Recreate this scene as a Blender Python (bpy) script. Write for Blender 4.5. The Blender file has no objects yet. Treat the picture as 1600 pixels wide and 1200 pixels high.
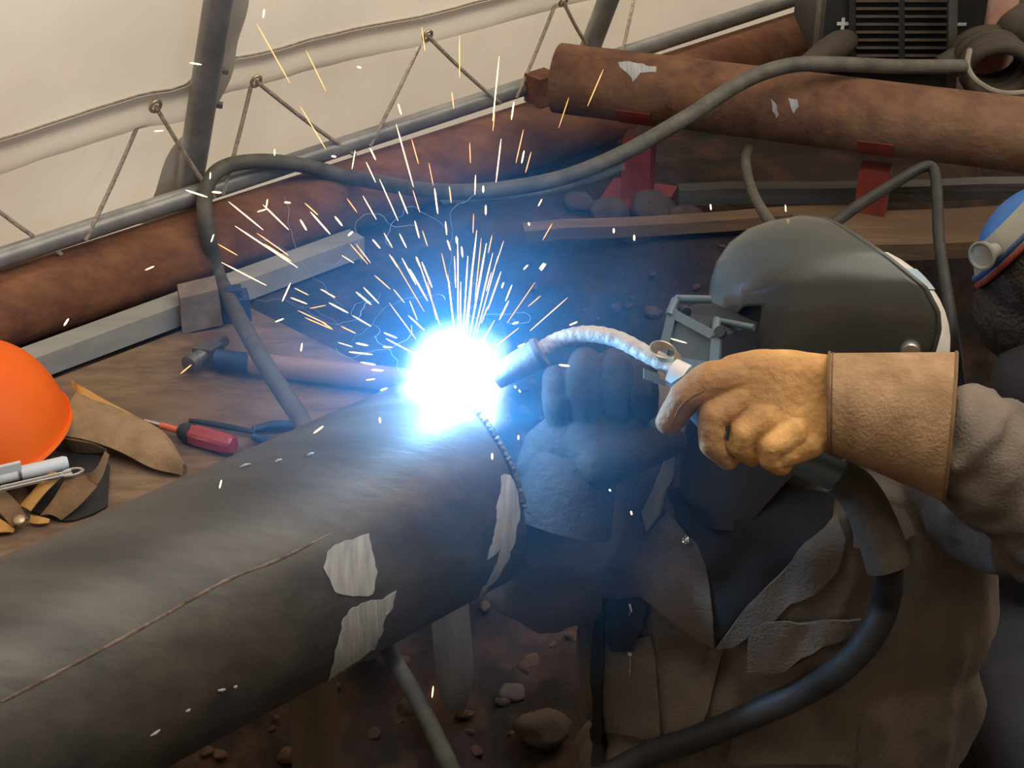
import bpy, bmesh, math, random
import numpy as np
from mathutils import Vector, Matrix, noise
from mathutils.bvhtree import BVHTree
random.seed(7)
sc = bpy.context.scene
C = sc.collection
V = Vector
# ------------------------------------------------------------------ camera
CAM_H, FPX, PITCH = 1.64, 2600.0, math.radians(31.6)
CAMP = V((0, 0, CAM_H))
FW = V((0, math.cos(PITCH), -math.sin(PITCH)))
UP = V((0, math.sin(PITCH), math.cos(PITCH)))
RT = V((1, 0, 0))
cd = bpy.data.cameras.new('camera')
cam = bpy.data.objects.new('camera', cd); C.objects.link(cam)
cd.sensor_fit = 'HORIZONTAL'; cd.sensor_width = 36.0; cd.lens = 36.0 * FPX / 1600.0
cd.clip_start = 0.05; cd.clip_end = 60
cam.location = CAMP; cam.rotation_euler = (math.pi / 2 - PITCH, 0, 0)
sc.camera = cam
# ------------------------------------------------------------------ world, lights, exposure
w = bpy.data.worlds.new('world'); sc.world = w; w.use_nodes = True
bg = w.node_tree.nodes['Background']
bg.inputs[0].default_value = (1.0, 0.90, 0.77, 1); bg.inputs[1].default_value = 2.1
sd_ = bpy.data.lights.new('sun', 'SUN'); sd_.energy = 4.2; sd_.angle = math.radians(50); sd_.color = (1.0, 0.93, 0.82)
sun = bpy.data.objects.new('sun', sd_); C.objects.link(sun)
sun.rotation_euler = V((0.45, -0.55, -1.0)).to_track_quat('-Z', 'Y').to_euler()
sc.view_settings.view_transform = 'Standard'; sc.view_settings.look = 'None'
sc.view_settings.gamma = 1.0; sc.view_settings.use_curve_mapping = False
sc.view_settings.exposure = 0.75
sc.cycles.use_denoising = True
sc.cycles.volume_bounces = 0
sc.cycles.max_bounces = 6

# ------------------------------------------------------------------ picture helpers
def P(x, y, t):
    return CAMP + (FW + RT * ((x - 800) / FPX) + UP * ((600 - y) / FPX)) * t
def PZ(x, y, z):
    d = FW + RT * ((x - 800) / FPX) + UP * ((600 - y) / FPX)
    return CAMP + d * ((z - CAM_H) / d.z)
def PP(x, y, o, n):
    d = FW + RT * ((x - 800) / FPX) + UP * ((600 - y) / FPX)
    return CAMP + d * ((o - CAMP).dot(n) / d.dot(n))
def proj(p):
    v = p - CAMP; z = v.dot(FW)
    return (800 + FPX * v.dot(RT) / z, 600 - FPX * v.dot(UP) / z, z)
def s_at(A, d, x):
    k = (x - 800) / FPX; a = A - CAMP
    return (k * a.dot(FW) - a.dot(RT)) / (d.dot(RT) - k * d.dot(FW))

# ------------------------------------------------------------------ materials
def nd(nt, typ, **kw):
    n = nt.nodes.new(typ)
    for k, v in kw.items(): setattr(n, k, v)
    return n
def mat(name, c1, c2=None, scale=8.0, rough=0.7, metal=0.0, bump=0.0, bscale=None, c3=None, scale3=2.0, amt3=0.5,
        stretch=None, detail=6.0, spec=0.5, lo=0.35, hi=0.65, coat=0.0, trans=0.0, emit=None, estr=0.0):
    m = bpy.data.materials.new(name); m.use_nodes = True
    nt = m.node_tree; b = nt.nodes['Principled BSDF']; L = nt.links.new
    b.inputs['Roughness'].default_value = rough; b.inputs['Metallic'].default_value = metal
    b.inputs['Specular IOR Level'].default_value = spec; b.inputs['Coat Weight'].default_value = coat
    b.inputs['Base Color'].default_value = (*c1, 1)
    tc = nd(nt, 'ShaderNodeTexCoord'); mp = nd(nt, 'ShaderNodeMapping')
    L(tc.outputs['Object'], mp.inputs[0])
    if stretch is not None:
        mp.inputs['Rotation'].default_value = stretch[0]; mp.inputs['Scale'].default_value = stretch[1]
    if c2 is not None:
        n = nd(nt, 'ShaderNodeTexNoise'); n.inputs['Scale'].default_value = scale; n.inputs['Detail'].default_value = detail
        n.inputs['Roughness'].default_value = 0.62
        L(mp.outputs[0], n.inputs['Vector'])
        r = nd(nt, 'ShaderNodeValToRGB'); r.color_ramp.elements[0].position = lo; r.color_ramp.elements[1].position = hi
        r.color_ramp.elements[0].color = (*c1, 1); r.color_ramp.elements[1].color = (*c2, 1)
        L(n.outputs['Fac'], r.inputs[0]); out = r.outputs[0]
        if c3 is not None:
            n3 = nd(nt, 'ShaderNodeTexNoise'); n3.inputs['Scale'].default_value = scale3; n3.inputs['Detail'].default_value = 5
            L(mp.outputs[0], n3.inputs['Vector'])
            r3 = nd(nt, 'ShaderNodeValToRGB'); r3.color_ramp.elements[0].position = 0.48; r3.color_ramp.elements[1].position = 0.68
            r3.color_ramp.elements[1].color = (amt3, amt3, amt3, 1)
            L(n3.outputs['Fac'], r3.inputs[0])
            mx = nd(nt, 'ShaderNodeMix', data_type='RGBA')
            L(r3.outputs[0], mx.inputs[0]); L(out, mx.inputs[6]); mx.inputs[7].default_value = (*c3, 1); out = mx.outputs[2]
        L(out, b.inputs['Base Color'])
    if bump:
        nb = nd(nt, 'ShaderNodeTexNoise'); nb.inputs['Scale'].default_value = bscale or scale * 3; nb.inputs['Detail'].default_value = 5
        L(mp.outputs[0], nb.inputs['Vector'])
        bp = nd(nt, 'ShaderNodeBump'); bp.inputs['Strength'].default_value = bump; bp.inputs['Distance'].default_value = 0.01
        L(nb.outputs['Fac'], bp.inputs['Height']); L(bp.outputs[0], b.inputs['Normal'])
    if trans: b.inputs['Transmission Weight'].default_value = trans
    if emit is not None:
        b.inputs['Emission Color'].default_value = (*emit, 1); b.inputs['Emission Strength'].default_value = estr
    return m

TH = 0.7185
D = V((math.cos(TH), math.sin(TH), 0)); N = V((math.sin(TH), -math.cos(TH), 0)); Z = V((0, 0, 1))
ALONG = ((0, 0, -TH), (0.12, 1, 1))          # texture stretched along the pipe direction

M = {}
def tarp_mat():
    m = bpy.data.materials.new('tarp_fabric'); m.use_nodes = True; nt = m.node_tree; L = nt.links.new
    b = nt.nodes['Principled BSDF']; o = nt.nodes['Material Output']
    tc = nd(nt, 'ShaderNodeTexCoord'); n = nd(nt, 'ShaderNodeTexNoise'); n.inputs['Scale'].default_value = 2.2; n.inputs['Detail'].default_value = 8
    L(tc.outputs['Object'], n.inputs[0])
    r = nd(nt, 'ShaderNodeValToRGB'); r.color_ramp.elements[0].position = .3; r.color_ramp.elements[1].position = .62
    r.color_ramp.elements[0].color = (.39, .34, .275, 1); r.color_ramp.elements[1].color = (.49, .445, .375, 1)
    L(n.outputs['Fac'], r.inputs[0])
    n2 = nd(nt, 'ShaderNodeTexNoise'); n2.inputs['Scale'].default_value = 9; n2.inputs['Detail'].default_value = 10; n2.inputs['Roughness'].default_value = .75
    L(tc.outputs['Object'], n2.inputs[0])
    r2 = nd(nt, 'ShaderNodeValToRGB'); r2.color_ramp.elements[0].position = .58; r2.color_ramp.elements[1].position = .74
    r2.color_ramp.elements[1].color = (.55, .55, .55, 1)
    L(n2.outputs['Fac'], r2.inputs[0])
    mx = nd(nt, 'ShaderNodeMix', data_type='RGBA'); L(r2.outputs[0], mx.inputs[0]); L(r.outputs[0], mx.inputs[6]); mx.inputs[7].default_value = (.50, .38, .25, 1)
    L(mx.outputs[2], b.inputs['Base Color']); b.inputs['Roughness'].default_value = .6
    tr = nd(nt, 'ShaderNodeBsdfTranslucent'); L(mx.outputs[2], tr.inputs[0])
    ms = nd(nt, 'ShaderNodeMixShader'); ms.inputs[0].default_value = .22
    L(b.outputs[0], ms.inputs[1]); L(tr.outputs[0], ms.inputs[2]); L(ms.outputs[0], o.inputs[0])
    wv = nd(nt, 'ShaderNodeTexNoise'); wv.inputs['Scale'].default_value = 160
    L(tc.outputs['Object'], wv.inputs[0]); bp = nd(nt, 'ShaderNodeBump'); bp.inputs['Strength'].default_value = .30; bp.inputs['Distance'].default_value = .004
    L(wv.outputs['Fac'], bp.inputs['Height']); L(bp.outputs[0], b.inputs['Normal'])
    return m
M['tarp'] = tarp_mat()
M['galv'] = mat('galvanised_steel', (.17, .17, .165), (.28, .27, .25), 14, .36, .3, .05)
M['rust'] = mat('rusty_steel', (.10, .035, .018), (.21, .085, .036), 26, .85, 0, .25, 70, (.26, .13, .06), 4, .6, ((0, 0, -TH), (.5, 1, 1)))
M['rust2'] = mat('rusty_steel_light', (.085, .034, .018), (.18, .085, .041), 22, .85, 0, .35, 70, (.26, .155, .09), 3, .6)
M['pipe'] = mat('mill_steel', (.052, .051, .049), (.104, .098, .088), 20, .46, .35, .06, 90, (.15, .112, .08), 6, .4, ALONG, spec=.5, lo=.36, hi=.66, detail=10)
M['paint'] = mat('white_paint_marker', (.26, .27, .275), (.42, .43, .425), 60, .6, 0, .2, 120, stretch=((0, 0, -.3), (2.5, .25, .25)))
M['seam'] = mat('seam_rust', (.07, .040, .026), (.22, .17, .13), 30, .8, 0, .3, 150)
M['bead'] = mat('weld_bead', (.10, .105, .11), (.20, .21, .215), 90, .45, .5, .4, 200)
M['dirt'] = mat('dirt', (.009, .0048, .0034), (.032, .0155, .0095), 9, .95, 0, .9, 28, (.090, .040, .022), 14, .6)
M['rock'] = mat('stone', (.05, .034, .026), (.10, .07, .054), 18, .9, 0, .5, 50)
M['ply'] = mat('weathered_board', (.115, .068, .039), (.245, .160, .098), 34, .8, 0, .3, 160, (.10, .06, .038), 3, .6, ((0, 0, -.1), (.35, 1, 1)))
M['wood'] = mat('plank_wood', (.105, .062, .034), (.205, .125, .070), 14, .75, 0, .2, 60, (.05, .028, .016), 5, .6, ((0, 0, 0), (.18, 1.6, 1.6)))
M['plank2'] = mat('old_plank_wood', (.055, .050, .042), (.105, .095, .080), 14, .75, 0, .2, 60, stretch=((0, 0, 0), (.18, 1.6, 1.6)))
M['greywood'] = mat('grey_board', (.26, .255, .23), (.37, .36, .32), 14, .75, 0, .1, 60, stretch=ALONG)
M['block'] = mat('wood_block', (.16, .125, .10), (.27, .21, .165), 25, .8, 0, .2, 80)
M['stake'] = mat('stake_wood', (.11, .08, .055), (.20, .145, .105), 20, .8, 0, .2, 70, stretch=((0, 0, 0), (1, 1, .15)))
M['rope'] = mat('rope', (.28, .23, .17), (.44, .37, .28), 90, .9, 0, .6, 300)
M['cable'] = mat('cable_rubber', (.060, .056, .046), (.115, .106, .084), 30, .65, 0, .12, 90)
M['cable2'] = mat('cable_dusty', (.17, .15, .115), (.27, .24, .19), 30, .7, 0, .12, 90)
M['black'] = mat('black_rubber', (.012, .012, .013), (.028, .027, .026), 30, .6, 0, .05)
M['orange'] = mat('orange_plastic', (.86, .115, .008), (.92, .15, .012), 6, .60, 0, .02, 90, spec=.25)
M['leather'] = mat('tan_suede', (.24, .145, .070), (.35, .225, .115), 30, .9, 0, .25, 220)
M['leather2'] = mat('yellow_leather', (.42, .20, .045), (.55, .29, .075), 25, .75, 0, .2, 150)
M['leather3'] = mat('dark_leather', (.14, .075, .032), (.22, .125, .055), 25, .8, 0, .2, 150)
M['gloveA'] = mat('glove_yellow_leather', (.50, .255, .080), (.70, .395, .140), 22, .72, 0, .28, 130, (.26, .125, .05), 9, .75)
M['cuffA'] = mat('gauntlet_suede', (.25, .148, .072), (.41, .260, .140), 30, .92, 0, .3, 260, (.19, .105, .05), 10, .6)
def soil_fingers(m):
    nt = m.node_tree; L = nt.links.new; b = nt.nodes['Principled BSDF']; src = b.inputs['Base Color'].links[0].from_socket
    tc = nd(nt, 'ShaderNodeTexCoord'); sx = nd(nt, 'ShaderNodeSeparateXYZ'); L(tc.outputs['Object'], sx.inputs[0])
    ns = nd(nt, 'ShaderNodeTexNoise'); ns.inputs['Scale'].default_value = 28; ns.inputs['Detail'].default_value = 5; L(tc.outputs['Object'], ns.inputs[0])
    ad = nd(nt, 'ShaderNodeMath', operation='MULTIPLY_ADD'); L(ns.outputs['Fac'], ad.inputs[0]); ad.inputs[1].default_value = .10; L(sx.outputs[0], ad.inputs[2])
    mr = nd(nt, 'ShaderNodeMapRange'); mr.inputs['From Min'].default_value = -.045; mr.inputs['From Max'].default_value = -.125; mr.inputs['To Max'].default_value = .72; L(ad.outputs[0], mr.inputs['Value'])
    mx = nd(nt, 'ShaderNodeMix', data_type='RGBA'); L(mr.outputs[0], mx.inputs[0]); L(src, mx.inputs[6]); mx.inputs[7].default_value = (.20, .105, .045, 1); L(mx.outputs[2], b.inputs['Base Color'])
soil_fingers(M['gloveA'])
M['gloveB'] = mat('glove_dark_leather', (.016, .012, .011), (.036, .025, .020), 22, .85, 0, .3, 130)
M['denim'] = mat('coverall_cloth', (.105, .082, .066), (.178, .140, .108), 9, .92, 0, .3, 300, (.072, .074, .082), 4, .6)
M['denim_br'] = mat('coverall_sleeve_cloth', (.115, .070, .042), (.18, .115, .070), 9, .92, 0, .3, 300)
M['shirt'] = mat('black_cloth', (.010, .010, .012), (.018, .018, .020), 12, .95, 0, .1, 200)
M['lining'] = mat('collar_painted_light', (.17, .165, .14), (.24, .23, .195), 14, .9, 0, .2, 200)  # paler cloth tone that paints the light on the collar edge
M['navy'] = mat('navy_cloth', (.020, .022, .030), (.034, .036, .046), 12, .9, 0, .1, 200)
M['skin'] = mat('skin', (.24, .125, .085), (.30, .165, .115), 12, .55)
M['hair'] = mat('dark_hair', (.018, .012, .009), (.04, .028, .02), 60, .6, 0, .5, 200)
M['helmet'] = mat('grey_helmet_shell', (.050, .054, .050), (.072, .075, .068), 5, .26, 0, .02, 120, spec=.5)
M['helm_in'] = mat('helmet_black', (.010, .011, .012), (.018, .018, .02), 8, .5)
M['frameblue'] = mat('lens_frame_plastic', (.085, .125, .150), (.115, .160, .185), 20, .35)
M['lens'] = mat('welding_lens', (.055, .075, .078), (.085, .105, .10), 30, .18)
M['cloth_w'] = mat('cap_cloth', (.50, .47, .42), (.64, .60, .54), 30, .85, 0, .1, 200)
M['cloth_b'] = mat('cap_cloth_blue', (.30, .38, .46), (.38, .46, .54), 30, .85, 0, .1, 200)
M['bluehat'] = mat('blue_plastic', (.015, .105, .34), (.03, .15, .43), 12, .45, 0, .05, 60)
M['greyplastic'] = mat('grey_plastic', (.20, .20, .17), (.29, .28, .24), 20, .5)
M['white'] = mat('white_plastic', (.60, .60, .58), (.70, .70, .68), 20, .4)
M['chrome'] = mat('bright_metal', (.62, .62, .60), (.75, .75, .73), 30, .22, .9)
M['brass'] = mat('worn_brass', (.42, .33, .20), (.55, .45, .30), 30, .4, .6)
M['neck'] = mat('torch_neck_sleeve', (.40, .38, .35), (.58, .56, .52), 60, .55, .2, .25, 160)
M['nozzle'] = mat('copper_nozzle', (.17, .16, .15), (.28, .26, .24), 40, .4, .5, .1)
M['redplastic'] = mat('red_handle', (.26, .018, .018), (.36, .035, .03), 20, .2, spec=.6, coat=.4)
M['redpaint'] = mat('red_paint', (.17, .022, .012), (.28, .042, .022), 18, .6, 0, .1, 80)
M['orangemetal'] = mat('orange_shaft', (.65, .12, .04), (.72, .16, .06), 20, .4)
M['bluerub'] = mat('blue_rubber', (.025, .05, .13), (.04, .075, .18), 20, .45)
M['machine'] = mat('machine_black', (.018, .020, .022), (.032, .034, .034), 15, .55, 0, .05, 80)
M['slat'] = mat('dusty_louvre', (.038, .028, .020), (.065, .048, .034), 25, .8)
M['steel'] = mat('dull_steel', (.12, .11, .10), (.20, .185, .165), 20, .45, .6, .1)
M['hickory'] = mat('hammer_handle_wood', (.26, .145, .085), (.36, .22, .135), 20, .55, stretch=((0, 0, 0), (.2, 1, 1)))

# ------------------------------------------------------------------ mesh helpers
class MB:
    def __init__(s): s.v = []; s.f = []
    def add(s, vs, fs):
        o = len(s.v); s.v += [V(p) for p in vs]; s.f += [tuple(i + o for i in f) for f in fs]; return s
    def box(s, c, ax, ay, az):
        c, ax, ay, az = V(c), V(ax), V(ay), V(az); vs = []
        for k in (-1, 1):
            for j in (-1, 1):
                for i in (-1, 1): vs.append(c + ax * i + ay * j + az * k)
        return s.add(vs, [(0, 2, 3, 1), (4, 5, 7, 6), (0, 1, 5, 4), (2, 6, 7, 3), (0, 4, 6, 2), (1, 3, 7, 5)])
    def ring(s, pts, rad, n=12, cap=True, el=1.0, upv=None):
        pts = [V(p) for p in pts]; m = len(pts)
        if not hasattr(rad, '__len__'): rad = [rad] * m
        vs = []; fs = []; prev = None
        for i, p in enumerate(pts):
            t = (pts[min(i + 1, m - 1)] - pts[max(i - 1, 0)]).normalized()
            if prev is None:
                a = V(upv) if upv is not None else (Z if abs(t.z) < .9 else V((1, 0, 0)))
                a = (a - t * a.dot(t)).normalized()
            else:
                a = (prev - t * prev.dot(t)).normalized()
            prev = a; b = t.cross(a)
            for k in range(n):
                q = 2 * math.pi * k / n
                vs.append(p + a * (math.cos(q) * rad[i]) + b * (math.sin(q) * rad[i] * el))
        for i in range(m - 1):
            for k in range(n):
                k2 = (k + 1) % n
                fs.append((i * n + k, i * n + k2, (i + 1) * n + k2, (i + 1) * n + k))
        if cap: fs += [tuple(range(n))[::-1], tuple((m - 1) * n + k for k in range(n))]
        return s.add(vs, fs)
    def cap(s, p0, r0, p1, r1, n=14):        # closed tapered capsule
        p0, p1 = V(p0), V(p1); d = (p1 - p0); L = d.length
        if L < 1e-6: return s.ell(p0, (r0,) * 3)
        d.normalize(); pts = []; rs = []
        for q in (-80, -55, -28, 0): pts.append(p0 + d * (math.sin(math.radians(q)) * r0)); rs.append(r0 * math.cos(math.radians(q)))
        for q in (0, 28, 55, 80): pts.append(p1 + d * (math.sin(math.radians(q)) * r1)); rs.append(r1 * math.cos(math.radians(q)))
        return s.ring(pts, rs, n)
    def chain(s, pts, rs):
        for i in range(len(pts) - 1): s.cap(pts[i], rs[i], pts[i + 1], rs[i + 1])
        return s
    def ell(s, c, r, ax=None, nu=20, nv=12):
        c = V(c); A = ax or (V((1, 0, 0)), V((0, 1, 0)), Z); vs = []; fs = []
        for j in range(1, nv):
            ph = math.pi * j / nv - math.pi / 2
            for i in range(nu):
                th = 2 * math.pi * i / nu
                vs.append(c + A[0] * (r[0] * math.cos(ph) * math.cos(th)) + A[1] * (r[1] * math.cos(ph) * math.sin(th)) + A[2] * (r[2] * math.sin(ph)))
        for j in range(nv - 2):
            for i in range(nu):
                i2 = (i + 1) % nu; fs.append((j * nu + i, j * nu + i2, (j + 1) * nu + i2, (j + 1) * nu + i))
        b = len(vs); vs += [c - A[2] * r[2], c + A[2] * r[2]]
        for i in range(nu):
            i2 = (i + 1) % nu; fs.append((b, i2, i)); fs.append((b + 1, (nv - 2) * nu + i, (nv - 2) * nu + i2))
        return s.add(vs, fs)
    def lathe(s, c, axis, prof, n=28, a0=None):   # prof: (along, radius)
        axis = V(axis).normalized(); c = V(c)
        pts = [c + axis * h for h, r in prof]
        a = V(a0) if a0 is not None else (Z if abs(axis.z) < .9 else V((1, 0, 0))); a = (a - axis * a.dot(axis)).normalized(); b = axis.cross(a)
        vs = []; fs = []; m = len(prof)
        for p, (h, r) in zip(pts, prof):
            for k in range(n):
                q = 2 * math.pi * k / n; vs.append(p + a * (math.cos(q) * r) + b * (math.sin(q) * r))
        for i in range(m - 1):
            for k in range(n):
                k2 = (k + 1) % n; fs.append((i * n + k, i * n + k2, (i + 1) * n + k2, (i + 1) * n + k))
        if prof[0][1] > 1e-5: fs.append(tuple(range(n))[::-1])
        if prof[-1][1] > 1e-5: fs.append(tuple((m - 1) * n + k for k in range(n)))
        return s.add(vs, fs)
    def grid(s, rows, th=0.0, nrm=None):      # rows of points -> sheet; th gives it thickness along -nrm
        m = len(rows); n = len(rows[0]); vs = [V(p) for r in rows for p in r]; fs = []
        for i in range(m - 1):
            for j in range(n - 1): fs.append((i * n + j, i * n + j + 1, (i + 1) * n + j + 1, (i + 1) * n + j))
        if th:
            k = m * n
            nn = [None] * k
            for i in range(m):
                for j in range(n):
                    a = vs[i * n + min(j + 1, n - 1)] - vs[i * n + max(j - 1, 0)]; b = vs[min(i + 1, m - 1) * n + j] - vs[max(i - 1, 0) * n + j]
                    q = a.cross(b); q = q.normalized() if q.length > 1e-9 else V((0, 0, 1)); nn[i * n + j] = q
            vs = vs + [vs[i] - nn[i] * th for i in range(k)]
            fs = fs + [tuple(x + k for x in f[::-1]) for f in fs]
            bd = [j for j in range(n)] + [i * n + n - 1 for i in range(1, m)] + [(m - 1) * n + j for j in range(n - 2, -1, -1)] + [i * n for i in range(m - 2, 0, -1)]
            for q in range(len(bd)):
                a, b = bd[q], bd[(q + 1) % len(bd)]; fs.append((b, a, a + k, b + k))
        return s.add(vs, fs)

WL = {}
def meta(o, label=None, cat=None, group=None, kind=None):
    for k, v in (('label', label), ('category', cat), ('group', group), ('kind', kind)):
        if v: o[k] = v
    return o
def empty(name, loc, label, cat, group=None):
    o = bpy.data.objects.new(name, None); C.objects.link(o); o.location = loc; o.empty_display_size = .05
    WL[o] = V(loc); return meta(o, label, cat, group)
def mesh_obj(name, me, m, parent, loc):
    o = bpy.data.objects.new(name, me); C.objects.link(o); o.data.materials.append(M[m] if isinstance(m, str) else m)
    if parent is not None: o.parent = parent; WL[o] = WL[parent]
    else: o.location = loc; WL[o] = V(loc)
    return o
def obj(name, mb, m, parent=None, label=None, cat=None, group=None, kind=None, sharp=40, origin=None):
    vs = mb.v
    if parent is not None: L = WL[parent]
    elif origin is not None: L = V(origin)
    else:
        a = np.array([tuple(p) for p in vs]); L = V(((a[:, 0].min() + a[:, 0].max()) / 2, (a[:, 1].min() + a[:, 1].max()) / 2, a[:, 2].min()))
    me = bpy.data.meshes.new(name); me.from_pydata([p - L for p in vs], [], mb.f); me.validate()
    bm = bmesh.new(); bm.from_mesh(me); bmesh.ops.recalc_face_normals(bm, faces=bm.faces); bm.to_mesh(me); bm.free()
    me.shade_smooth(); me.set_sharp_from_angle(angle=math.radians(sharp))
    return meta(mesh_obj(name, me, m, parent, L), label, cat, group, kind)
def remesh(mb, vox, smooth=6, fac=.5, wr=None):
    me = bpy.data.meshes.new('tmp'); me.from_pydata(mb.v, [], mb.f); me.validate()
    bm = bmesh.new(); bm.from_mesh(me); bmesh.ops.recalc_face_normals(bm, faces=bm.faces); bm.to_mesh(me); bm.free()
    o = bpy.data.objects.new('tmp', me); C.objects.link(o)
    r = o.modifiers.new('r', 'REMESH'); r.mode = 'VOXEL'; r.voxel_size = vox
    s = o.modifiers.new('s', 'SMOOTH'); s.iterations = smooth; s.factor = fac
    dg = bpy.context.evaluated_depsgraph_get(); ev = o.evaluated_get(dg); m2 = ev.to_mesh()
    vs = [v.co.copy() for v in m2.vertices]; ns = [v.normal.copy() for v in m2.vertices]; fs = [tuple(p.vertices) for p in m2.polygons]
    ev.to_mesh_clear(); bpy.data.objects.remove(o); bpy.data.meshes.remove(me)
    out = MB(); out.v = [v + n * wr(v) for v, n in zip(vs, ns)] if wr else vs; out.f = fs
    return out
def bvh(mb): return BVHTree.FromPolygons(mb.v, mb.f)
def hit(tree, x, y):
    d = (FW + RT * ((x - 800) / FPX) + UP * ((600 - y) / FPX)).normalized()
    p, n, i, q = tree.ray_cast(CAMP, d)
    if p is None: return None, None
    if n.dot(d) > 0: n = -n
    return p, n
def drape(tree, poly, off, th, step=10, wob=0.0, tdef=None):
    """a thin sheet with a given outline lying on a body; pieces of the outline that miss the body follow the nearest hit depth"""
    bm = bmesh.new(); pts = []
    for i in range(len(poly)):
        a, b = V(poly[i]), V(poly[(i + 1) % len(poly)]); k = max(1, int((b - a).length / step))
        for j in range(k):
            q = a.lerp(b, j / k)
            if wob: q = q + V((random.uniform(-wob, wob), random.uniform(-wob, wob)))
            pts.append(q)
    from mathutils.geometry import delaunay_2d_cdt
    n = len(pts); inner = []
    xs = [p.x for p in pts]; ys = [p.y for p in pts]
    def inside(x, y):
        c = False
        for i in range(n):
            a, b = pts[i], pts[i - 1]
            if (a.y > y) != (b.y > y) and x < (b.x - a.x) * (y - a.y) / (b.y - a.y) + a.x: c = not c
        return c
    yy = min(ys) + step * .5
    while yy < max(ys):
        xx = min(xs) + step * .5
        while xx < max(xs):
            if inside(xx, yy) and min((p.x - xx) ** 2 + (p.y - yy) ** 2 for p in pts) > (step * .55) ** 2: inner.append(V((xx, yy)))
            xx += step
        yy += step
    vs, es, fs, *_ = delaunay_2d_cdt(pts + inner, [(i, (i + 1) % n) for i in range(n)], [list(range(n))], 1, 1e-4)
    W = []; last = None; hits = [hit(tree, p.x, p.y) for p in vs]
    known = [(p, h) for p, h in zip(vs, hits) if h[0] is not None]
    for p, h in zip(vs, hits):
        if h[0] is None:
            q, h2 = min(known, key=lambda k: (k[0] - p).length)
            t = (h2[0] - CAMP).dot(FW); W.append((P(p.x, p.y, t), h2[1]))
        else: W.append(h)
    k = len(vs); mb = MB()
    V1 = [p + nn * (off + th) for p, nn in W]; V0 = [p + nn * off for p, nn in W]
    F = [tuple(f) for f in fs]; S = []
    cnt = {}
    for f in F:
        for i in range(len(f)):
            e = (f[i], f[(i + 1) % len(f)]); cnt[e] = 1
    for (a, b) in list(cnt):
        if (b, a) not in cnt: S.append((a, b, b + k, a + k))
    return mb.add(V1 + V0, F + [tuple(i + k for i in f[::-1]) for f in F] + S)
def curve_pts(pts, n=60):                       # Catmull-Rom through points
    pts = [V(p) for p in pts]; q = [pts[0] * 2 - pts[1]] + pts + [pts[-1] * 2 - pts[-2]]; out = []
    m = len(pts) - 1
    for i in range(n + 1):
        u = i / n * m; k = min(int(u), m - 1); t = u - k; a, b, c, d = q[k:k + 4]
        out.append(0.5 * ((2 * b) + (c - a) * t + (2 * a - 5 * b + 4 * c - d) * t * t + (3 * b - a - 3 * c + d) * t * t * t))
    return out
def sm(a, b, x):
    x = max(0, min(1, (x - a) / (b - a))); return x * x * (3 - 2 * x)
def nz(p, s): return noise.noise(V(p) * s)

# ================================================================== SETTING
GZ = 0.34
EDGE0 = V((-.44, 1.80, 0))
def ground_z(x, y):
    s1 = (V((x, y, 0)) - EDGE0).dot(N); s2 = min(x + .12 + .06 * nz((x, y, 3), 3), 2.62 + .05 * nz((x, y, 9), 4) - y)
    ins = max(s1, s2)
    k = 1 - sm(-.01, .22, ins)
    z = .335 * k - .22 * sm(.45, .75, x) * sm(0, .3, ins) * sm(1.75, 2.0, y)
    rg = sm(0, .06, ins)
    z += rg * (.034 * nz((x, y, 0), 7) + .026 * nz((x, y, 5), 17) + .016 * nz((x, y, 8), 36))
    if rg < .01: z -= .004 + .003 * nz((x, y, 0), 9)
    return z
mb = MB(); rows = []
gx = [(-2.2 + i * .022) for i in range(int(4.8 / .022))]; gy = [(-.62 + i * .024) for i in range(int(6.1 / .024))]
rows = [[V((x, y, ground_z(x, y))) for x in gx] for y in gy]
mb.grid(rows); obj('floor', mb, 'dirt', kind='structure', sharp=80)

# ---- tent wall, leaning inwards
BASE_A = V((0, 2.873, GZ)); TB = .6944
WN0 = BASE_A - N * .13                       # ground line of the frame
def lean_for(slope_px):
    best = None
    s = s_at(WN0, D, 287); B = WN0 + D * s
    for k in range(0, 60):
        a = math.radians(k); T = B + (Z * math.cos(a) + N * math.sin(a)) * .9
        x0, y0, _ = proj(B); x1, y1, _ = proj(T); sl = (x1 - x0) / (y0 - y1)
        e = abs(sl - slope_px)
        if best is None or e < best[0]: best = (e, a, B)
    return best
_, LEAN, POSTB = lean_for(.160)
WU = (Z * math.cos(LEAN) + N * math.sin(LEAN)).normalized(); WNRM = D.cross(WU).normalized()
if WNRM.dot(N) < 0: WNRM = -WNRM
def W(x, y, off=0.0): return PP(x, y, WN0 + WNRM * off, WNRM)
def wall_uv(p): return (p - WN0).dot(D), (p - WN0).dot(WU)
def wall_pt(s, h, off): return WN0 + D * s + WU * h + WNRM * off
h_tube = wall_uv(W(325, 270))[1]; h_hem = wall_uv(W(250, 184, -.045))[1]
s_l, s_r = -2.6, 4.6
def fold(s, h):
    return .018 * math.sin(s * 5.1 + h * 1.3) + .010 * math.sin(s * 13.7 - h * 3.1 + 1) + .02 * nz((s, h, 0), 2.2) + .006 * nz((s, h, 4), 9)
mb = MB(); rows = []
for i in range(36):
    h = -.02 + i * (h_hem + .045) / 35
    rows.append([wall_pt(s, h, -.052 + fold(s, h) * .45 * sm(0, .2, h) - .03 * sm(.12, .3, h)) for s in np.linspace(s_l, s_r, 200)])
mb.grid(rows); obj('wall_back', mb, 'tarp', kind='structure', sharp=80)
M['canvas'] = mat('dark_canvas', (.13, .112, .09), (.17, .146, .118), 5, .9)
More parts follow.
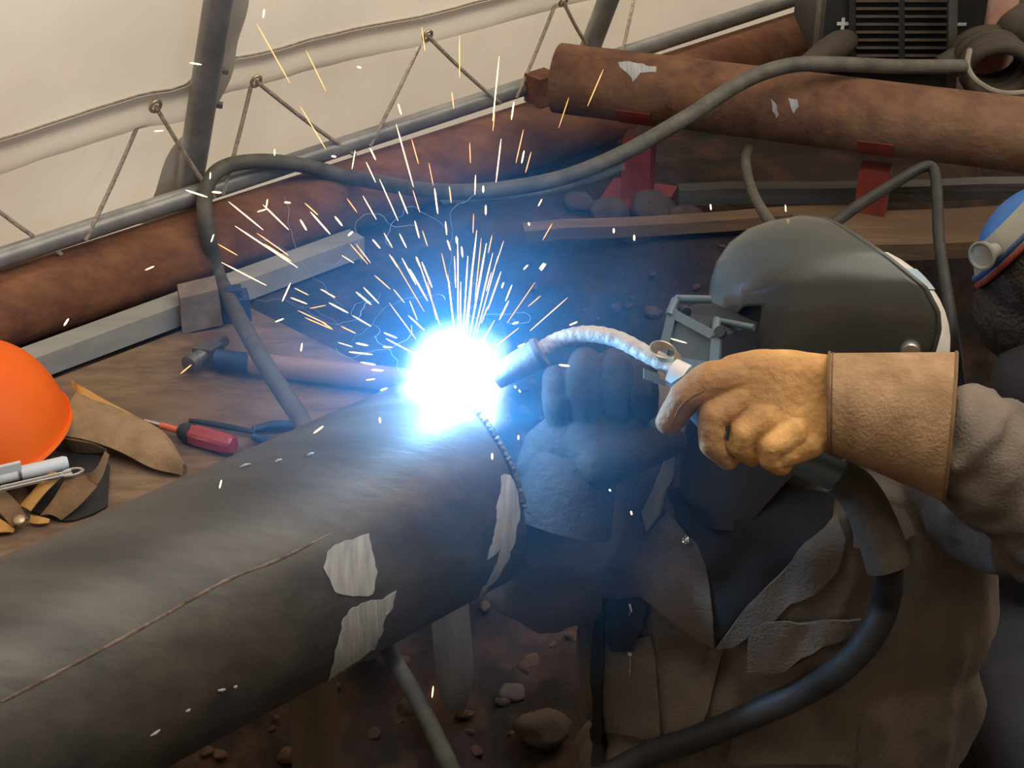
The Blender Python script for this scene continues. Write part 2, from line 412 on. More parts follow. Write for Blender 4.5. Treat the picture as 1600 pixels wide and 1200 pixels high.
for nm, a, b in (('blocker_wall_front', V((-2.2, -.55, -.1)), V((2.5, -.55, -.1))), ('blocker_wall_right', V((2.5, -.55, -.1)), V((2.5, 4.2, -.1))), ('blocker_wall_left', V((-2.2, .9, -.1)), V((-2.2, -.55, -.1)))):  # unseen dark canvas added to block light from front and sides
    d = b - a; nn = V((d.y, -d.x, 0)).normalized()
    rows = [[a + d * (i / 40) + Z * (j * 2.7 / 6) + nn * (.03 * math.sin(i * 1.1 + j * .3)) for i in range(41)] for j in range(7)]
    obj(nm, MB().grid(rows), 'canvas', kind='structure', sharp=80)
rows = [[V((-2.2 + 4.7 * i / 30, -.55 + .85 * j / 6, 2.6 + .3 * j / 6 + .02 * math.sin(i * .9))) for i in range(31)] for j in range(7)]
obj('blocker_ceiling', MB().grid(rows), 'canvas', kind='structure', sharp=80)  # partial roof out of view, added to cut the front light
# upper tarpaulin with hem, grommets
ts = list(np.linspace(s_l, s_r, 260))
s_post1 = wall_uv(POSTB)[0]
def ufold(s, h):
    g = math.exp(-((s - s_post1 - .02) / .07) ** 2)
    return .012 * math.sin(s * 4.3 + h) + .012 * nz((s, h * .6, 7), 3) + .004 * nz((s, h * .3, 1), 14) + .025 * g * math.sin(h * 9 + s * 20)
h_band = wall_uv(W(150, 160))[1] - wall_uv(W(150, 208))[1]
mb = MB(); rows = []
for i in range(40):
    h = h_hem + h_band - .012 + i * 2.3 / 39
    rows.append([wall_pt(s, h, -.045 + ufold(s, h)) for s in ts])
tarp = empty('tarpaulin', wall_pt(0, h_hem, -.05), 'off-white upper tarpaulin with stitched hem laced to the tube', 'tarp')
obj('sheet', mb.grid(rows), 'tarp', tarp, sharp=80)
mb = MB(); rows = [[wall_pt(s, h_hem - .004 + (h_band + .004) * k / 3, -.040 + ufold(s, h_hem + h_band * k / 3) + (.006 if 0 < k < 3 else .001)) for s in ts] for k in range(4)]
obj('hem', mb.grid(rows), 'tarp', tarp, sharp=80)
mb = MB(); mb.ring([wall_pt(s, h_hem + h_band + .002, -.041 + ufold(s, h_hem + h_band)) for s in ts], .0022, 6); obj('stitching', mb, 'rope', tarp)
grom = []
for (x, y) in ((243, 166), (400, 127), (668, 56), (880, 2), (-60, 262)):
    c = W(x, y, -.028); grom.append(c)
    mb = MB(); rr = []
    for k in range(21):
        q = 2 * math.pi * k / 20; rr.append(c + D * math.cos(q) * .0090 + WU * math.sin(q) * .0105)
    mb.ring(rr, .0030, 8, False); obj('grommet', mb, 'brass', tarp, 'metal eyelet ring')
def flap(name, c1, c2, off, n=14, m=5):
    a = curve_pts([W(x, y, off) for x, y in c1], n); b = curve_pts([W(x, y, off) for x, y in c2], n)
    rows = [[p.lerp(q, j / (m - 1)) + WNRM * (.012 * math.sin(math.pi * j / (m - 1)) + .004 * math.sin(i * .8)) for i, (p, q) in enumerate(zip(a, b))] for j in range(m)]
    obj(name, MB().grid(rows), 'tarp', tarp, 'loose fold of tarp beside the post')
flap('fold', [(340, -30), (330, 60), (322, 130), (312, 172)], [(392, -30), (378, 50), (362, 110), (338, 176)], -.036)
flap('fold', [(312, 172), (306, 215), (296, 270), (290, 330)], [(300, 186), (270, 232), (240, 300), (218, 352)], -.040)
# frame tubes
tube_o = .035
def tubep(x):
    return wall_pt(s_at(wall_pt(0, h_tube, tube_o), D, x), h_tube, tube_o)
mb = MB(); mb.ring([tubep(-250) , tubep(1900)], .0165, 18)
obj('frame_tube', mb, 'galv', label='horizontal grey steel tube running along the tarp wall', cat='tube')
def post(x_at_tube, r, label):
    s = s_at(wall_pt(0, h_tube, 0), D, x_at_tube)
    e = empty('frame_post', wall_pt(s, 0, -.004), label, 'post', 'tent frame posts')
    mb = MB(); mb.ring([wall_pt(s, .004, -.006), wall_pt(s, 2.6, -.006)], r, 22); obj('tube', mb, 'galv', e)
    mb = MB(); mb.ring([wall_pt(s, 0, -.006), wall_pt(s, .012, -.006)], r + .005, 22); obj('foot_collar', mb, 'steel', e)
    for hh in (h_tube + .22, h_tube + .15):
        mb = MB(); mb.ring([wall_pt(s + r * .9, hh, -.004), wall_pt(s + r * .9 + .012, hh, .004)], .006, 6); obj('bolt', mb, 'steel', e)
    return s
post(301, .0225, 'grey steel tent post where the cable loops over the tube')
post(925, .0205, 'grey steel tent post standing behind the end of the rusty pipe')
# lacing ropes
def rope(a, b, label, sag=.004):
    pts = [a.lerp(b, k / 10) - Z * (sag * math.sin(math.pi * k / 10)) for k in range(11)]
    mb = MB(); mb.ring(pts, .0036, 7); obj('lacing_rope', mb, 'rope', label=label, cat='rope', group='tarp lacing ropes')
def onT(x): return tubep(x) + WNRM * .019
rope(grom[0], onT(325), 'lacing rope from left eyelet down to the cable loop')
rope(W(222, 180, -.05), onT(124) - WU * .0, 'lacing rope slanting left from the left eyelet to the tube')
rope(W(-40, 300, -.03), onT(88) - WU * .015, 'lacing rope entering at the left frame edge and ending on the tube')
rope(grom[1], onT(548) - WU * .012, 'lacing rope from the eyelet right of the post down rightwards')
rope(W(392, 136, -.05), onT(338), 'lacing rope close to the right side of the left post')
rope(grom[2], onT(772), 'lacing rope from the gathered hem down rightwards')
rope(W(660, 62, -.05), onT(568), 'lacing rope slanting left from the gathered hem')
rope(W(868, 6, -.03), onT(797), 'thin lacing rope left of the far post')
rope(grom[3], W(917, 70, .0), 'lacing rope running down beside the far post')
rope(W(990, 0, -.03), onT(958), 'lacing rope right of the far post')

# ================================================================== PIPES
def hollow_pipe(A, d, s0, s1, r, th, n=72, m=24):
    mb = MB(); d = V(d).normalized(); a = Z - d * Z.dot(d); a.normalize(); b = d.cross(a); vs = []; fs = []
    def rg(s, rr):
        o = len(vs)
        for k in range(n):
            q = 2 * math.pi * k / n; vs.append(A + d * s + a * (math.cos(q) * rr) + b * (math.sin(q) * rr))
        return o
    rs = [rg(s0 + (s1 - s0) * i / m, r) for i in range(m)] + [rg(s1 - .003, r)] + [rg(s1, r - .003), rg(s1, r - th), rg(s0, r - th), rg(s0, r - .003)]
    rs.append(rs[0])
    for i in range(len(rs) - 1):
        for k in range(n):
            k2 = (k + 1) % n; fs.append((rs[i] + k, rs[i] + k2, rs[i + 1] + k2, rs[i + 1] + k))
    return mb.add(vs, fs)
PR = .122; PA = V((0, 1.533, .606)); END = -.085
pipe_mb = hollow_pipe(PA, D, -1.35, END, PR, .012)
pe = empty('steel_pipe', PA + D * -.7 - Z * PR, 'large dark steel pipe with white paint marks in the foreground', 'pipe')
obj('pipe_wall', pipe_mb, 'pipe', pe)
pt = bvh(pipe_mb)
marks = [
 [(505, 888), (512, 862), (530, 848), (550, 842), (575, 834), (580, 850), (583, 870), (589, 893), (585, 912), (582, 928), (566, 932), (545, 930), (522, 926), (514, 905)],
 [(620, 922), (611, 925), (598, 936), (572, 940), (545, 952), (533, 972), (531, 992), (524, 1015), (518, 1040), (511, 1062), (536, 1048), (562, 1030), (584, 1012), (596, 992), (600, 968), (612, 948)],
 [(782, 742), (796, 741), (806, 760), (811, 780), (810, 812), (803, 846), (792, 876), (774, 906), (746, 934), (762, 905), (776, 880), (782, 856), (760, 876), (768, 848), (775, 820), (774, 792), (781, 770)],
]
for i, m_ in enumerate(marks):
    obj('paint_mark', drape(pt, m_, .0004, .0007, 7, 1.6), 'paint', pe, ['rounded white paint dab', 'slanting white brush stroke', 'ragged white paint streak beside the joint'][i])
# longitudinal seam and small scars
def stream(pxs, r, n=120, jit=.35):
    pts = []; rs = []
    for q in curve_pts([(x, y, 0) for x, y in pxs], n):
        p, nn = hit(pt, q.x, q.y)
        if p is None: continue
        pts.append(p - nn * r * .35); rs.append(r * (1 + jit * noise.noise(p * 90)))
    return pts, rs
p_, r_ = stream([(2, 1097), (100, 1046), (230, 976), (350, 909), (450, 868), (565, 806)], .0019)
r_ = [q_ * min(1, (len(r_) - i_) / 25) for i_, q_ in enumerate(r_)]
mb = MB(); mb.ring(p_, r_, 8); obj('seam_bead', mb, 'seam', pe, 'rusty lengthwise seam')
for (x0, y0, x1, y1) in ((235, 1150, 250, 1140), (340, 1079, 352, 1077), (375, 730, 392, 725), (430, 722, 440, 718), (480, 712, 490, 708), (290, 1112, 297, 1108), (600, 962, 607, 952), (365, 1074, 370, 1072)):
    mb = MB(); a, na = hit(pt, x0, y0); b, nb = hit(pt, x1, y1)
    mb.ring([a, (a + b) / 2 + na * .0006, b], [.0009, .0018, .0009], 6); obj('scar', mb, 'paint', pe, 'pale scratch')
# weld bead round the joint
mb = MB(); pts = []; rs = []
a = Z; b = D.cross(a)
for k in range(260):
    q = math.radians(-75 + 150 * k / 259)
    pts.append(PA + D * (END - .002) + (Z * math.cos(q) + N * math.sin(q)) * (PR + .001)); rs.append(0.0032 + .0003 * math.sin(k * 1.35) + .0010 * nz((k, 0, 0), .3))
mb.ring(pts, rs, 10); obj('weld_bead', mb, 'bead', pe, 'bright rippled weld bead')

# stakes under the pipe and the loose cable
def stake_at(p, w1, w2, ht, label, tip, lean):
    e = V(p); top = e + Z * ht + V(lean); a = V((1, .15, 0)).normalized(); b = V((-.15, 1, 0))
    mb = MB(); rows = []
    prof = [(0, .35), (.08, .8), (.2, 1), (.6, 1), (1, .97)] if tip else [(0, 1), (.3, 1), (.7, .98), (1, .97)]
    vs = []; fs = []
    for k, (u, s) in enumerate(prof):
        c = e.lerp(top, u)
        for (i, j) in ((-1, -1), (1, -1), (1, 1), (-1, 1)):
            vs.append(c + a * (w1 * s * i * (1 + .08 * math.sin(k * 3 + i))) + b * (w2 * s * j))
    for k in range(len(prof) - 1):
        for j in range(4): fs.append((k * 4 + j, k * 4 + (j + 1) % 4, k * 4 + 4 + (j + 1) % 4, k * 4 + 4 + j))
    fs += [(3, 2, 1, 0), tuple(len(prof) * 4 - 4 + j for j in range(4))]
    mb.add(vs, fs); obj('wooden_stake', mb, 'stake', label=label, cat='stake', sharp=30)
p0 = PP(502, 1150, PA + D * -.28, D.lerp(N, 0).cross(Z)); p0.z = 0
sA = PA + D * s_at(PA, D, 470)
sb = V((-.235, 1.47, .0)); sb.z = ground_z(sb.x, sb.y) - .03
stake_at(sb, .030, .022, .50 - sb.z - .025, 'upright sawn stake under the middle of the steel pipe', False, (0, 0, 0))
q = PZ(712, 1085, .06); stake_at((q.x, q.y, .03), .026, .020, .42, 'round-ended stake leaning behind the steel pipe near the dirt', True, (-.02, .06, 0))

# rusty pipes
r_b = .0617; DB = V((math.cos(TB), math.sin(TB), 0)); BA = V((0, 2.873, GZ + r_b))
mb = hollow_pipe(BA, DB, s_at(BA, DB, -260), s_at(BA, DB, 965), r_b, .008, 56, 20)
obj('rusty_pipe', mb, 'rust', label='long dark rusty pipe lying along the foot of the tarp', cat='pipe')
s0 = s_at(BA, DB, 1010)
BA2 = BA - N * .02 + V((0, 0, 0))
mb = hollow_pipe(BA2, DB, s_at(BA2, DB, 1020), s_at(BA2, DB, 1330), r_b, .008, 48, 8)
obj('rusty_pipe', mb, 'rust', label='short rusty pipe beside the welding machine behind the raised pipe', cat='pipe')
pl = P(872, 122, 2.95); d_ = FW + RT * ((1620 - 800) / FPX) + UP * ((600 - 214) / FPX); prr = CAMP + d_ * ((pl.z - CAM_H) / d_.z)
DR = (prr - pl).normalized(); LR = (prr - pl).length
rp_mb = hollow_pipe(pl, DR, 0, LR + .35, .0615, .008, 56, 16)
rpe = empty('rusty_pipe', pl + DR * .5 - Z * .0615, 'raised rusty pipe on red stands crossing the upper right', 'pipe')
obj('pipe_wall', rp_mb, 'rust2', rpe)
rt = bvh(rp_mb)
for poly, lb in (([(965, 98), (985, 96), (1010, 102), (1026, 104), (1024, 112), (1000, 115), (990, 128), (984, 116), (972, 108)], 'pale grey scrape near the pipe end'),
             ([(1205, 155), (1212, 160), (1217, 178), (1214, 186), (1208, 172)], 'thin white chalk mark'), ([(1232, 152), (1246, 156), (1248, 166), (1240, 178), (1236, 166)], 'thin white chalk mark')):
    obj('paint_mark', drape(rt, poly, .0003, .0006, 6, 1.2), 'paint', rpe, lb)
q = BA + DB * s_at(BA, DB, 846)
mb = MB(); mb.box((q.x, q.y, GZ + 2 * r_b + .027), DB * .024, N * .022, Z * .027); obj('timber_block', mb, 'rust', label='dark square block between the two crossing rusty pipes', cat='block', sharp=30)
def stand(x, label):
    s = s_at(pl, DR, x); c = pl + DR * s; zt = pl.z - .0615; e = empty('pipe_stand', (c.x, c.y, GZ), label, 'stand', 'red pipe stands')
    side = Z.cross(DR).normalized()
    mb = MB(); mb.box((c.x, c.y, (GZ + zt - .03) / 2 + .004), DR * .026, side * .02, Z * ((zt - .03 - GZ) / 2)); obj('column', mb, 'redpaint', e)
    mb = MB(); mb.box((c.x, c.y, GZ + .006), DR * .06, side * .06, Z * .006); obj('base_plate', mb, 'redpaint', e)
    rows = []
    for k in range(15):
        q = math.radians(-70 + 140 * k / 14); rows.append([pl + DR * (s + dx) - Z * math.cos(q) * .0632 + side * math.sin(q) * .0632 for dx in (-.03, 0, .03)])
    mb = MB(); mb.grid(rows, -.010); obj('saddle', mb, 'redpaint', e)
stand(1003, 'red pipe stand near the end of the raised rusty pipe')
stand(1378, 'red pipe stand under the middle of the raised rusty pipe')

# ================================================================== PLANKS, STONES
def plank(x0, y0, x1, y1, z, wd, th, label, back=True, m='wood'):
    a = PZ(x0, y0, z); b = PZ(x1, y1, z); d = (b - a).normalized(); n = Z.cross(d)
    c = (a + b) / 2 + n * wd / 2; mb = MB()
    L = (b - a).length / 2; rows = []
    vs = []; fs = []; K = 8
    for k in range(K + 1):
        u = -L + 2 * L * k / K; w_ = .002 * math.sin(k * 2.1)
        for (i, j) in ((-1, -1), (1, -1), (1, 1), (-1, 1)):
            vs.append(c + d * u + n * (wd / 2 * i + w_) + Z * (-th / 2 + th / 2 * j + .002 * math.sin(k * 1.3)))
    for k in range(K):
        for j in range(4): fs.append((k * 4 + j, k * 4 + (j + 1) % 4, k * 4 + 4 + (j + 1) % 4, k * 4 + 4 + j))
    fs += [(3, 2, 1, 0), tuple(K * 4 + j for j in range(4))]
    mb.add(vs, fs); return obj('plank', mb, m, label=label, cat='plank', sharp=30)
plank(820, 362, 1330, 332, GZ + .030, .035, .022, 'narrow brown plank on the dirt just behind the grey helmet')
plank(1062, 298, 1700, 286, GZ + .05, .03, .03, 'thin greyish plank below the raised rusty pipe', m='plank2')
plank(1262, 386, 1700, 372, GZ + .045, .13, .03, 'wide brown plank with rough grain at the pit edge')
def rock(x, y, z, r, label, sx=1.0, m='rock'):
    p = PZ(x, y, z); mb = MB(); mb.ell((0, 0, 0), (r * 1.25 * sx, r, r * .75), nu=18, nv=11)
    sd = random.random() * 50
    mb.v = [v * (1 + .38 * noise.noise(v / r * .9 + V((sd, 0, 0))) + .12 * noise.noise(v / r * 2.6 + V((0, sd, 0)))) + p for v in mb.v]
    gz = ground_z(p.x, p.y); dz = gz - min(v.z for v in mb.v) - r * .25
    mb.v = [v + Z * dz for v in mb.v]
    obj('stone', mb, m, label=label, cat='stone', group='stones in the dirt', sharp=60)
for k, (x, y, z, r, lb) in enumerate(((1015, 440, .20, .035, 'brown stone in the dirt bank left of the helmet'), (950, 430, .22, .03, 'stone in the dirt bank below the narrow plank'),
        (900, 455, .16, .022, 'small stone in the dirt bank beyond the torch neck'), (990, 395, .3, .025, 'reddish clod just below the narrow plank'),
        (1070, 420, .24, .026, 'clod in the dirt bank close to the helmet brow'), (405, 1150, .0, .035, 'greyish clod under the steel pipe left of the stake'),
        (850, 1170, .0, .03, 'pale brown clod on the pit floor near the bottom'), (640, 1110, 0, .015, 'pebble on the pit floor beside the loose cable'),
        (800, 1085, .0, .016, 'pebble on the pit floor below the dark sleeve'))):
    rock(x, y, z, r, lb)

rnd = random.Random(11); mb = MB(); base = MB(); base.ell((0, 0, 0), (1, 1, .75), nu=9, nv=6)
for k in range(420):
    if k < 230: x, y = rnd.uniform(-.15, .75), rnd.uniform(2.2, 2.64)
    else: x, y = rnd.uniform(-.6, .3), rnd.uniform(1.15, 2.2)
    ins = max((V((x, y, 0)) - EDGE0).dot(N), min(x + .12, 2.62 - y))
    if ins < .03: continue
    r = rnd.uniform(.004, .010) * (1 + 1.4 * rnd.random() ** 4); sd = rnd.uniform(0, 60); c = V((x, y, ground_z(x, y) + r * .3)); q = rnd.uniform(0, 6.28)
    rot = Matrix.Rotation(q, 3, 'Z')
    mb.add([rot @ V((v.x * 1.3, v.y, v.z)) * (r * (1 + .5 * noise.noise(v * 1.1 + V((sd, 0, 0))))) + c for v in base.v], base.f)
M['clod'] = mat('dry_clods', (.045, .021, .013), (.105, .055, .034), 30, .95, 0, .6, 120)
obj('dirt_clods', mb, 'clod', label='loose reddish clods of soil strewn over the pit floor and bank', cat='soil', kind='stuff', sharp=70)
# ================================================================== BOARD WITH TOOLS
def bd(s, o, z): return EDGE0 + D * s + N * o + Z * z
mb = MB(); rows = []
sf, sb2 = s_at(bd(0, -.02, GZ), D, 655), s_at(bd(0, -.41, GZ), D, 385)
cs = [bd(-1.3, -.02, GZ), bd(sf, -.02, GZ), bd(sb2, -.41, GZ), bd(-1.3, -.41, GZ)]
mb.add([p - Z * .0003 for p in cs] + [p - Z * .011 for p in cs], [(0, 1, 2, 3), (7, 6, 5, 4), (0, 4, 5, 1), (1, 5, 6, 2), (2, 6, 7, 3), (3, 7, 4, 0)])
obj('board', mb, 'ply', label='wide brown board on the ground carrying the tools', cat='board')
o_b = -.443
sa, sb_ = s_at(bd(0, o_b, GZ), D, -150), s_at(bd(0, o_b, GZ + .02), D, 558)
mb = MB(); mb.box(bd((sa + sb_) / 2, o_b, GZ + .0185), D * ((sb_ - sa) / 2), N * .021, Z * .0185)
obj('plank', mb, 'greywood', label='grey-white batten lying in front of the long rusty pipe', cat='plank')

BT = GZ
# hard hat
hc = PZ(-12, 690, BT + .02); hx, hy = V((.9, .3, 0)).normalized(), V((-.3, .9, 0)).normalized()
tilt = Matrix.Rotation(math.radians(-10), 3, hy)
hx = tilt @ hx; hz = (tilt @ Z)
hat = empty('hard_hat', hc, 'bright orange hard hat lying on the tool belt', 'hard hat')
mb = MB(); rows = []
def hatp(u, v, off=0):
    # u around, v 0 rim .. 1 top
    ph = v * math.pi / 2; rx, ry, rz = .112 + off, .125 + off, .128 + off
    cf = math.cos(ph) ** .85; sf = math.sin(ph)
    rid = 0
    a = math.cos(u) * cf * rx; b = math.sin(u) * cf * ry
    for w0 in (-.03, 0, .03): rid = max(rid, math.exp(-((a - w0) / .007) ** 2))
    return hc + hx * a + hy * b + hz * (sf * rz + .018 + rid * .005 * sm(.45, .8, v))
rows = [[hatp(2 * math.pi * i / 72, j / 24) for i in range(73)] for j in range(25)]
obj('shell', mb.grid(rows, .0025), 'orange', hat, sharp=60)
mb = MB(); rows = []
for j in range(4):
    rows.append([hatp(2 * math.pi * i / 72, 0, .003 * j / 3 + (.03 * j / 3 * max(0, -math.cos(2 * math.pi * i / 72)))) - hz * (.006 * j / 3) for i in range(73)])
obj('brim', mb.grid(rows, .003), 'orange', hat)
mb = MB(); mb.box(PZ(60, 706, BT + .012), hx * .006, hy * .003, hz * .011); obj('strap_tab', mb, 'orange', hat)
mb = MB(); rows = [[hc + hx * math.cos(u) * .098 + hy * math.sin(u) * .11 + hz * (.01 + .025 * k) for u in np.linspace(0, 2 * math.pi, 40)] for k in range(2)]
obj('headband', mb.grid(rows, .003), 'black', hat)

# tool belt
def ruled(c1, c2, n=16, m=7, bulge=.0, th=.0035):
    a = curve_pts([PZ(x, y, BT + z) for x, y, z in c1], n); b = curve_pts([PZ(x, y, BT + z) for x, y, z in c2], n); rows = []
    for j in range(m):
        u = j / (m - 1); rows.append([p.lerp(q, u) + Z * (bulge * math.sin(math.pi * u)) for p, q in zip(a, b)])
    return MB().grid(rows, th)
tb = empty('tool_belt', PZ(90, 770, BT), 'tan and yellow leather tool belt spread beside the hard hat', 'tool belt')
obj('flap', ruled([(122, 612, .05), (170, 632, .042), (215, 655, .03), (258, 682, .02), (290, 736, .006)], [(98, 682, .034), (140, 690, .032), (190, 708, .02), (240, 733, .008), (286, 741, .005)], bulge=.012), 'leather', tb, 'brown suede pouch flap')
obj('flap_edge', ruled([(112, 594, .052), (128, 606, .056), (165, 628, .046), (215, 654, .032)], [(118, 612, .05), (134, 622, .052), (172, 640, .042), (218, 657, .03)], m=3), 'leather2', tb, 'yellow folded leather edge')
obj('flap_fold', ruled([(98, 682, .034), (120, 686, .034), (150, 692, .03), (168, 702, .02)], [(99, 690, .022), (118, 703, .012), (142, 705, .012), (166, 704, .016)], m=4), 'leather3', tb)
obj('strap', ruled([(-20, 748, .03), (20, 780, .022), (45, 812, .012)], [(-40, 790, .03), (-5, 800, .02), (20, 826, .008)]), 'leather3', tb)
obj('strap', ruled([(-20, 800, .012), (8, 818, .01), (24, 828, .006)], [(-30, 836, .008), (-8, 834, .008), (20, 832, .004)]), 'leather2', tb, 'yellow leather strap')
obj('strap', ruled([(98, 744, .036), (72, 770, .026), (48, 800, .012)], [(78, 742, .036), (55, 768, .024), (30, 796, .01)], bulge=.004), 'leather2', tb, 'yellow leather strap')
obj('strap', ruled([(104, 744, .038), (84, 778, .024), (62, 806, .008)], [(152, 760, .03), (124, 790, .016), (96, 813, .005)], bulge=.006), 'leather3', tb)
obj('loop', ruled([(110, 752, .034), (130, 742, .036), (148, 734, .044), (163, 706, .055)], [(118, 762, .03), (145, 765, .024), (158, 748, .034), (170, 712, .05)]), 'leather3', tb, 'upturned leather loop')
obj('loop', ruled([(50, 806, .01), (60, 808, .01), (78, 812, .006)], [(48, 818, .004), (62, 820, .004), (76, 818, .003)], m=4), 'leather2', tb, 'yellow leather strap end')
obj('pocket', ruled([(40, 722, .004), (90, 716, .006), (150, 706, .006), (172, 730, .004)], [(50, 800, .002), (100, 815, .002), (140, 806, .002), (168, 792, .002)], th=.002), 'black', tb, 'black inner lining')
mb = MB(); c = PZ(30, 812, BT + .020); mb.lathe(c, (0, -.3, 1), [(-.003, .0075), (.001, .0075), (.003, .005), (.0035, 0)], 16); obj('rivet', mb, 'brass', tb)
# pen and metal loop tool
a, b = PZ(-45, 757, BT + .045), PZ(106, 722, BT + .045); d = (b - a).normalized()
pen = empty('marker_pen', a - Z * .01, 'white plastic marker pen lying on the tool belt', 'pen')
L_ = (b - a).length
mb = MB(); mb.lathe(a, d, [(0, .006), (.004, .0085), (L_ * .5, .0085), (L_ * .5, .0095), (L_ * .96, .0095), (L_, .0075)], 20); obj('barrel', mb, 'white', pen)
mb = MB(); mb.lathe(a + d * L_ * .48, d, [(0, .0098), (.004, .0098)], 20); obj('ring', mb, 'steel', pen)
c = PZ(16, 731, BT + .058); mb = MB(); mb.box(c, d * .014, d.cross(Z) * .003, Z * .006); obj('clip', mb, 'white', pen)
e = empty('steel_key', PZ(60, 750, BT + .035), 'thin bright steel tool with looped end beside the white pen', 'tool')
a, b = PZ(-40, 773, BT + .043), PZ(112, 738, BT + .043); d = (b - a).normalized(); s_ = d.cross(Z)
mb = MB(); mb.ring([a + s_ * .0035, b + s_ * .0035], .0022, 8); obj('rod', mb, 'chrome', e)
mb = MB(); mb.ring([a - s_ * .0035, b - s_ * .0035], .0022, 8); obj('rod', mb, 'chrome', e)
mb = MB(); c = PZ(113, 738, BT + .043); mb.ring([c + d * math.cos(q) * .014 + s_ * math.sin(q) * .0075 for q in np.linspace(0, 2 * math.pi, 25)], .0022, 8, False); obj('loop', mb, 'chrome', e)
# screwdriver
a, b = PZ(226, 658, BT + .014), PZ(380, 700, BT + .016); d = (b - a).normalized(); L_ = (b - a).length
e = empty('screwdriver', (a + b) / 2 - Z * .014, 'screwdriver with clear red handle and orange shaft on the board', 'screwdriver')
mb = MB(); mb.lathe(a, d, [(0, .0035), (.012, .0042), (.03, .0042)], 12); obj('tip', mb, 'chrome', e)
mb = MB(); mb.lathe(a + d * .028, d, [(0, .005), (L_ * .38 - .028, .005)], 14); obj('shaft', mb, 'orangemetal', e)
mb = MB(); mb.lathe(a + d * L_ * .36, d, [(0, .008), (.006, .013), (.016, .0145), (.022, .0142)], 20); obj('collar', mb, 'black', e)
mb = MB(); vs = []; fs = []; h0 = L_ * .36 + .022; K = 14; n = 36
pr = [(0, .0142), (.01, .0155), (.045, .0155), (.062, .0150), (.069, .012), (.071, .006)]
s_ = d.cross(Z).normalized(); u_ = s_.cross(d)
for (h, r) in pr:
    for k in range(n):
        q = 2 * math.pi * k / n; rr = r * (1 - .07 * (math.cos(q * 6) > .3)); vs.append(a + d * (h0 + h) + s_ * math.cos(q) * rr + u_ * math.sin(q) * rr)
for i in range(len(pr) - 1):
    for k in range(n): fs.append((i * n + k, i * n + (k + 1) % n, (i + 1) * n + (k + 1) % n, (i + 1) * n + k))
fs += [tuple(range(n))[::-1], tuple((len(pr) - 1) * n + k for k in range(n))]
mb.add(vs, fs); obj('handle', mb, 'redplastic', e, 'clear red fluted handle', sharp=30)
# pliers (blue handles)
e = empty('pliers', PZ(420, 680, BT), 'pliers with blue rubber handles partly behind the steel pipe', 'pliers')
for (pts, nm, mm, r) in (([(395, 672), (425, 665), (480, 664), (530, 672)], 'handle', 'bluerub', .0075), ([(395, 682), (430, 692), (480, 700), (530, 708)], 'handle', 'bluerub', .0075),
                          ([(296, 657), (330, 662), (362, 668), (400, 676)], 'jaw', 'black', .0045)):
    mb = MB(); mb.ring([PZ(x, y, BT + .010) for x, y in pts], [r * .7] + [r] * (len(pts) - 2) + [r * .7], 12); obj(nm, mb, mm, e)
# hammer
e = empty('hammer', PZ(420, 580, BT), 'hammer with wooden handle and blue-black collar on the board', 'hammer')
hz_ = BT + .022
a, b = PZ(338, 562, hz_), PZ(660, 598, hz_); d = (b - a).normalized(); L_ = (b - a).length; s_ = d.cross(Z).normalized()
mb = MB(); mb.ring([a + d * (L_ * .16), a + d * (L_ * .5), a + d * L_], [.0175, .0185, .0205], 20, el=.8); obj('handle', mb, 'hickory', e)
mb = MB(); mb.ring([a, a + d * (L_ * .17)], [.0165, .0175], 20, el=.82); obj('collar', mb, 'bluerub', e, 'blue-black taped collar')
c = PZ(322, 552, hz_ + .003); hd1 = (PZ(352, 528, hz_) - PZ(296, 566, hz_)).normalized()
mb = MB(); mb.lathe(c - hd1 * .042, hd1, [(0, .011), (.002, .0145), (.014, .0145), (.018, .011), (.028, .013), (.056, .014), (.066, .012), (.088, .008), (.09, .004)], 20); obj('head', mb, 'steel', e, 'worn steel hammer head')
mb = MB(); mb.box(c + d * .004, d * .016, hd1 * .013, Z * .014); obj('eye', mb, 'steel', e)
# block of wood
c = PZ(318, 520, BT); mb = MB(); aa = V((.95, .25, 0)).normalized(); bb_ = V((-.25, .95, 0)).normalized()
vs = []
for zz, k in ((0, 1), (.062, .93)):
    for (i, j) in ((-1, -1), (1, -1), (1, 1), (-1, 1)): vs.append(c + aa * (.032 * i * k) + bb_ * (.030 + .026 * j * k) + Z * (zz + .004 * i))
    # slightly skewed top
mb.add(vs, [(3, 2, 1, 0), (4, 5, 6, 7), (0, 1, 5, 4), (1, 2, 6, 5), (2, 3, 7, 6), (3, 0, 4, 7)])
mb.v = [v + Z * .004 for v in mb.v]
obj('wood_block', mb, 'block', label='weathered wooden block standing behind the hammer head', cat='block', sharp=30)
c = PZ(372, 505, BT); mb = MB(); mb.box(c + Z * .02 + bb_ * .02, aa * .022, bb_ * .02, Z * .02); mb.box(c + Z * .046 + bb_ * .02, aa * .012, bb_ * .012, Z * .007)
obj('storage_box', mb, 'bluerub', label='small dark blue box beside the wooden block', cat='box', sharp=30)

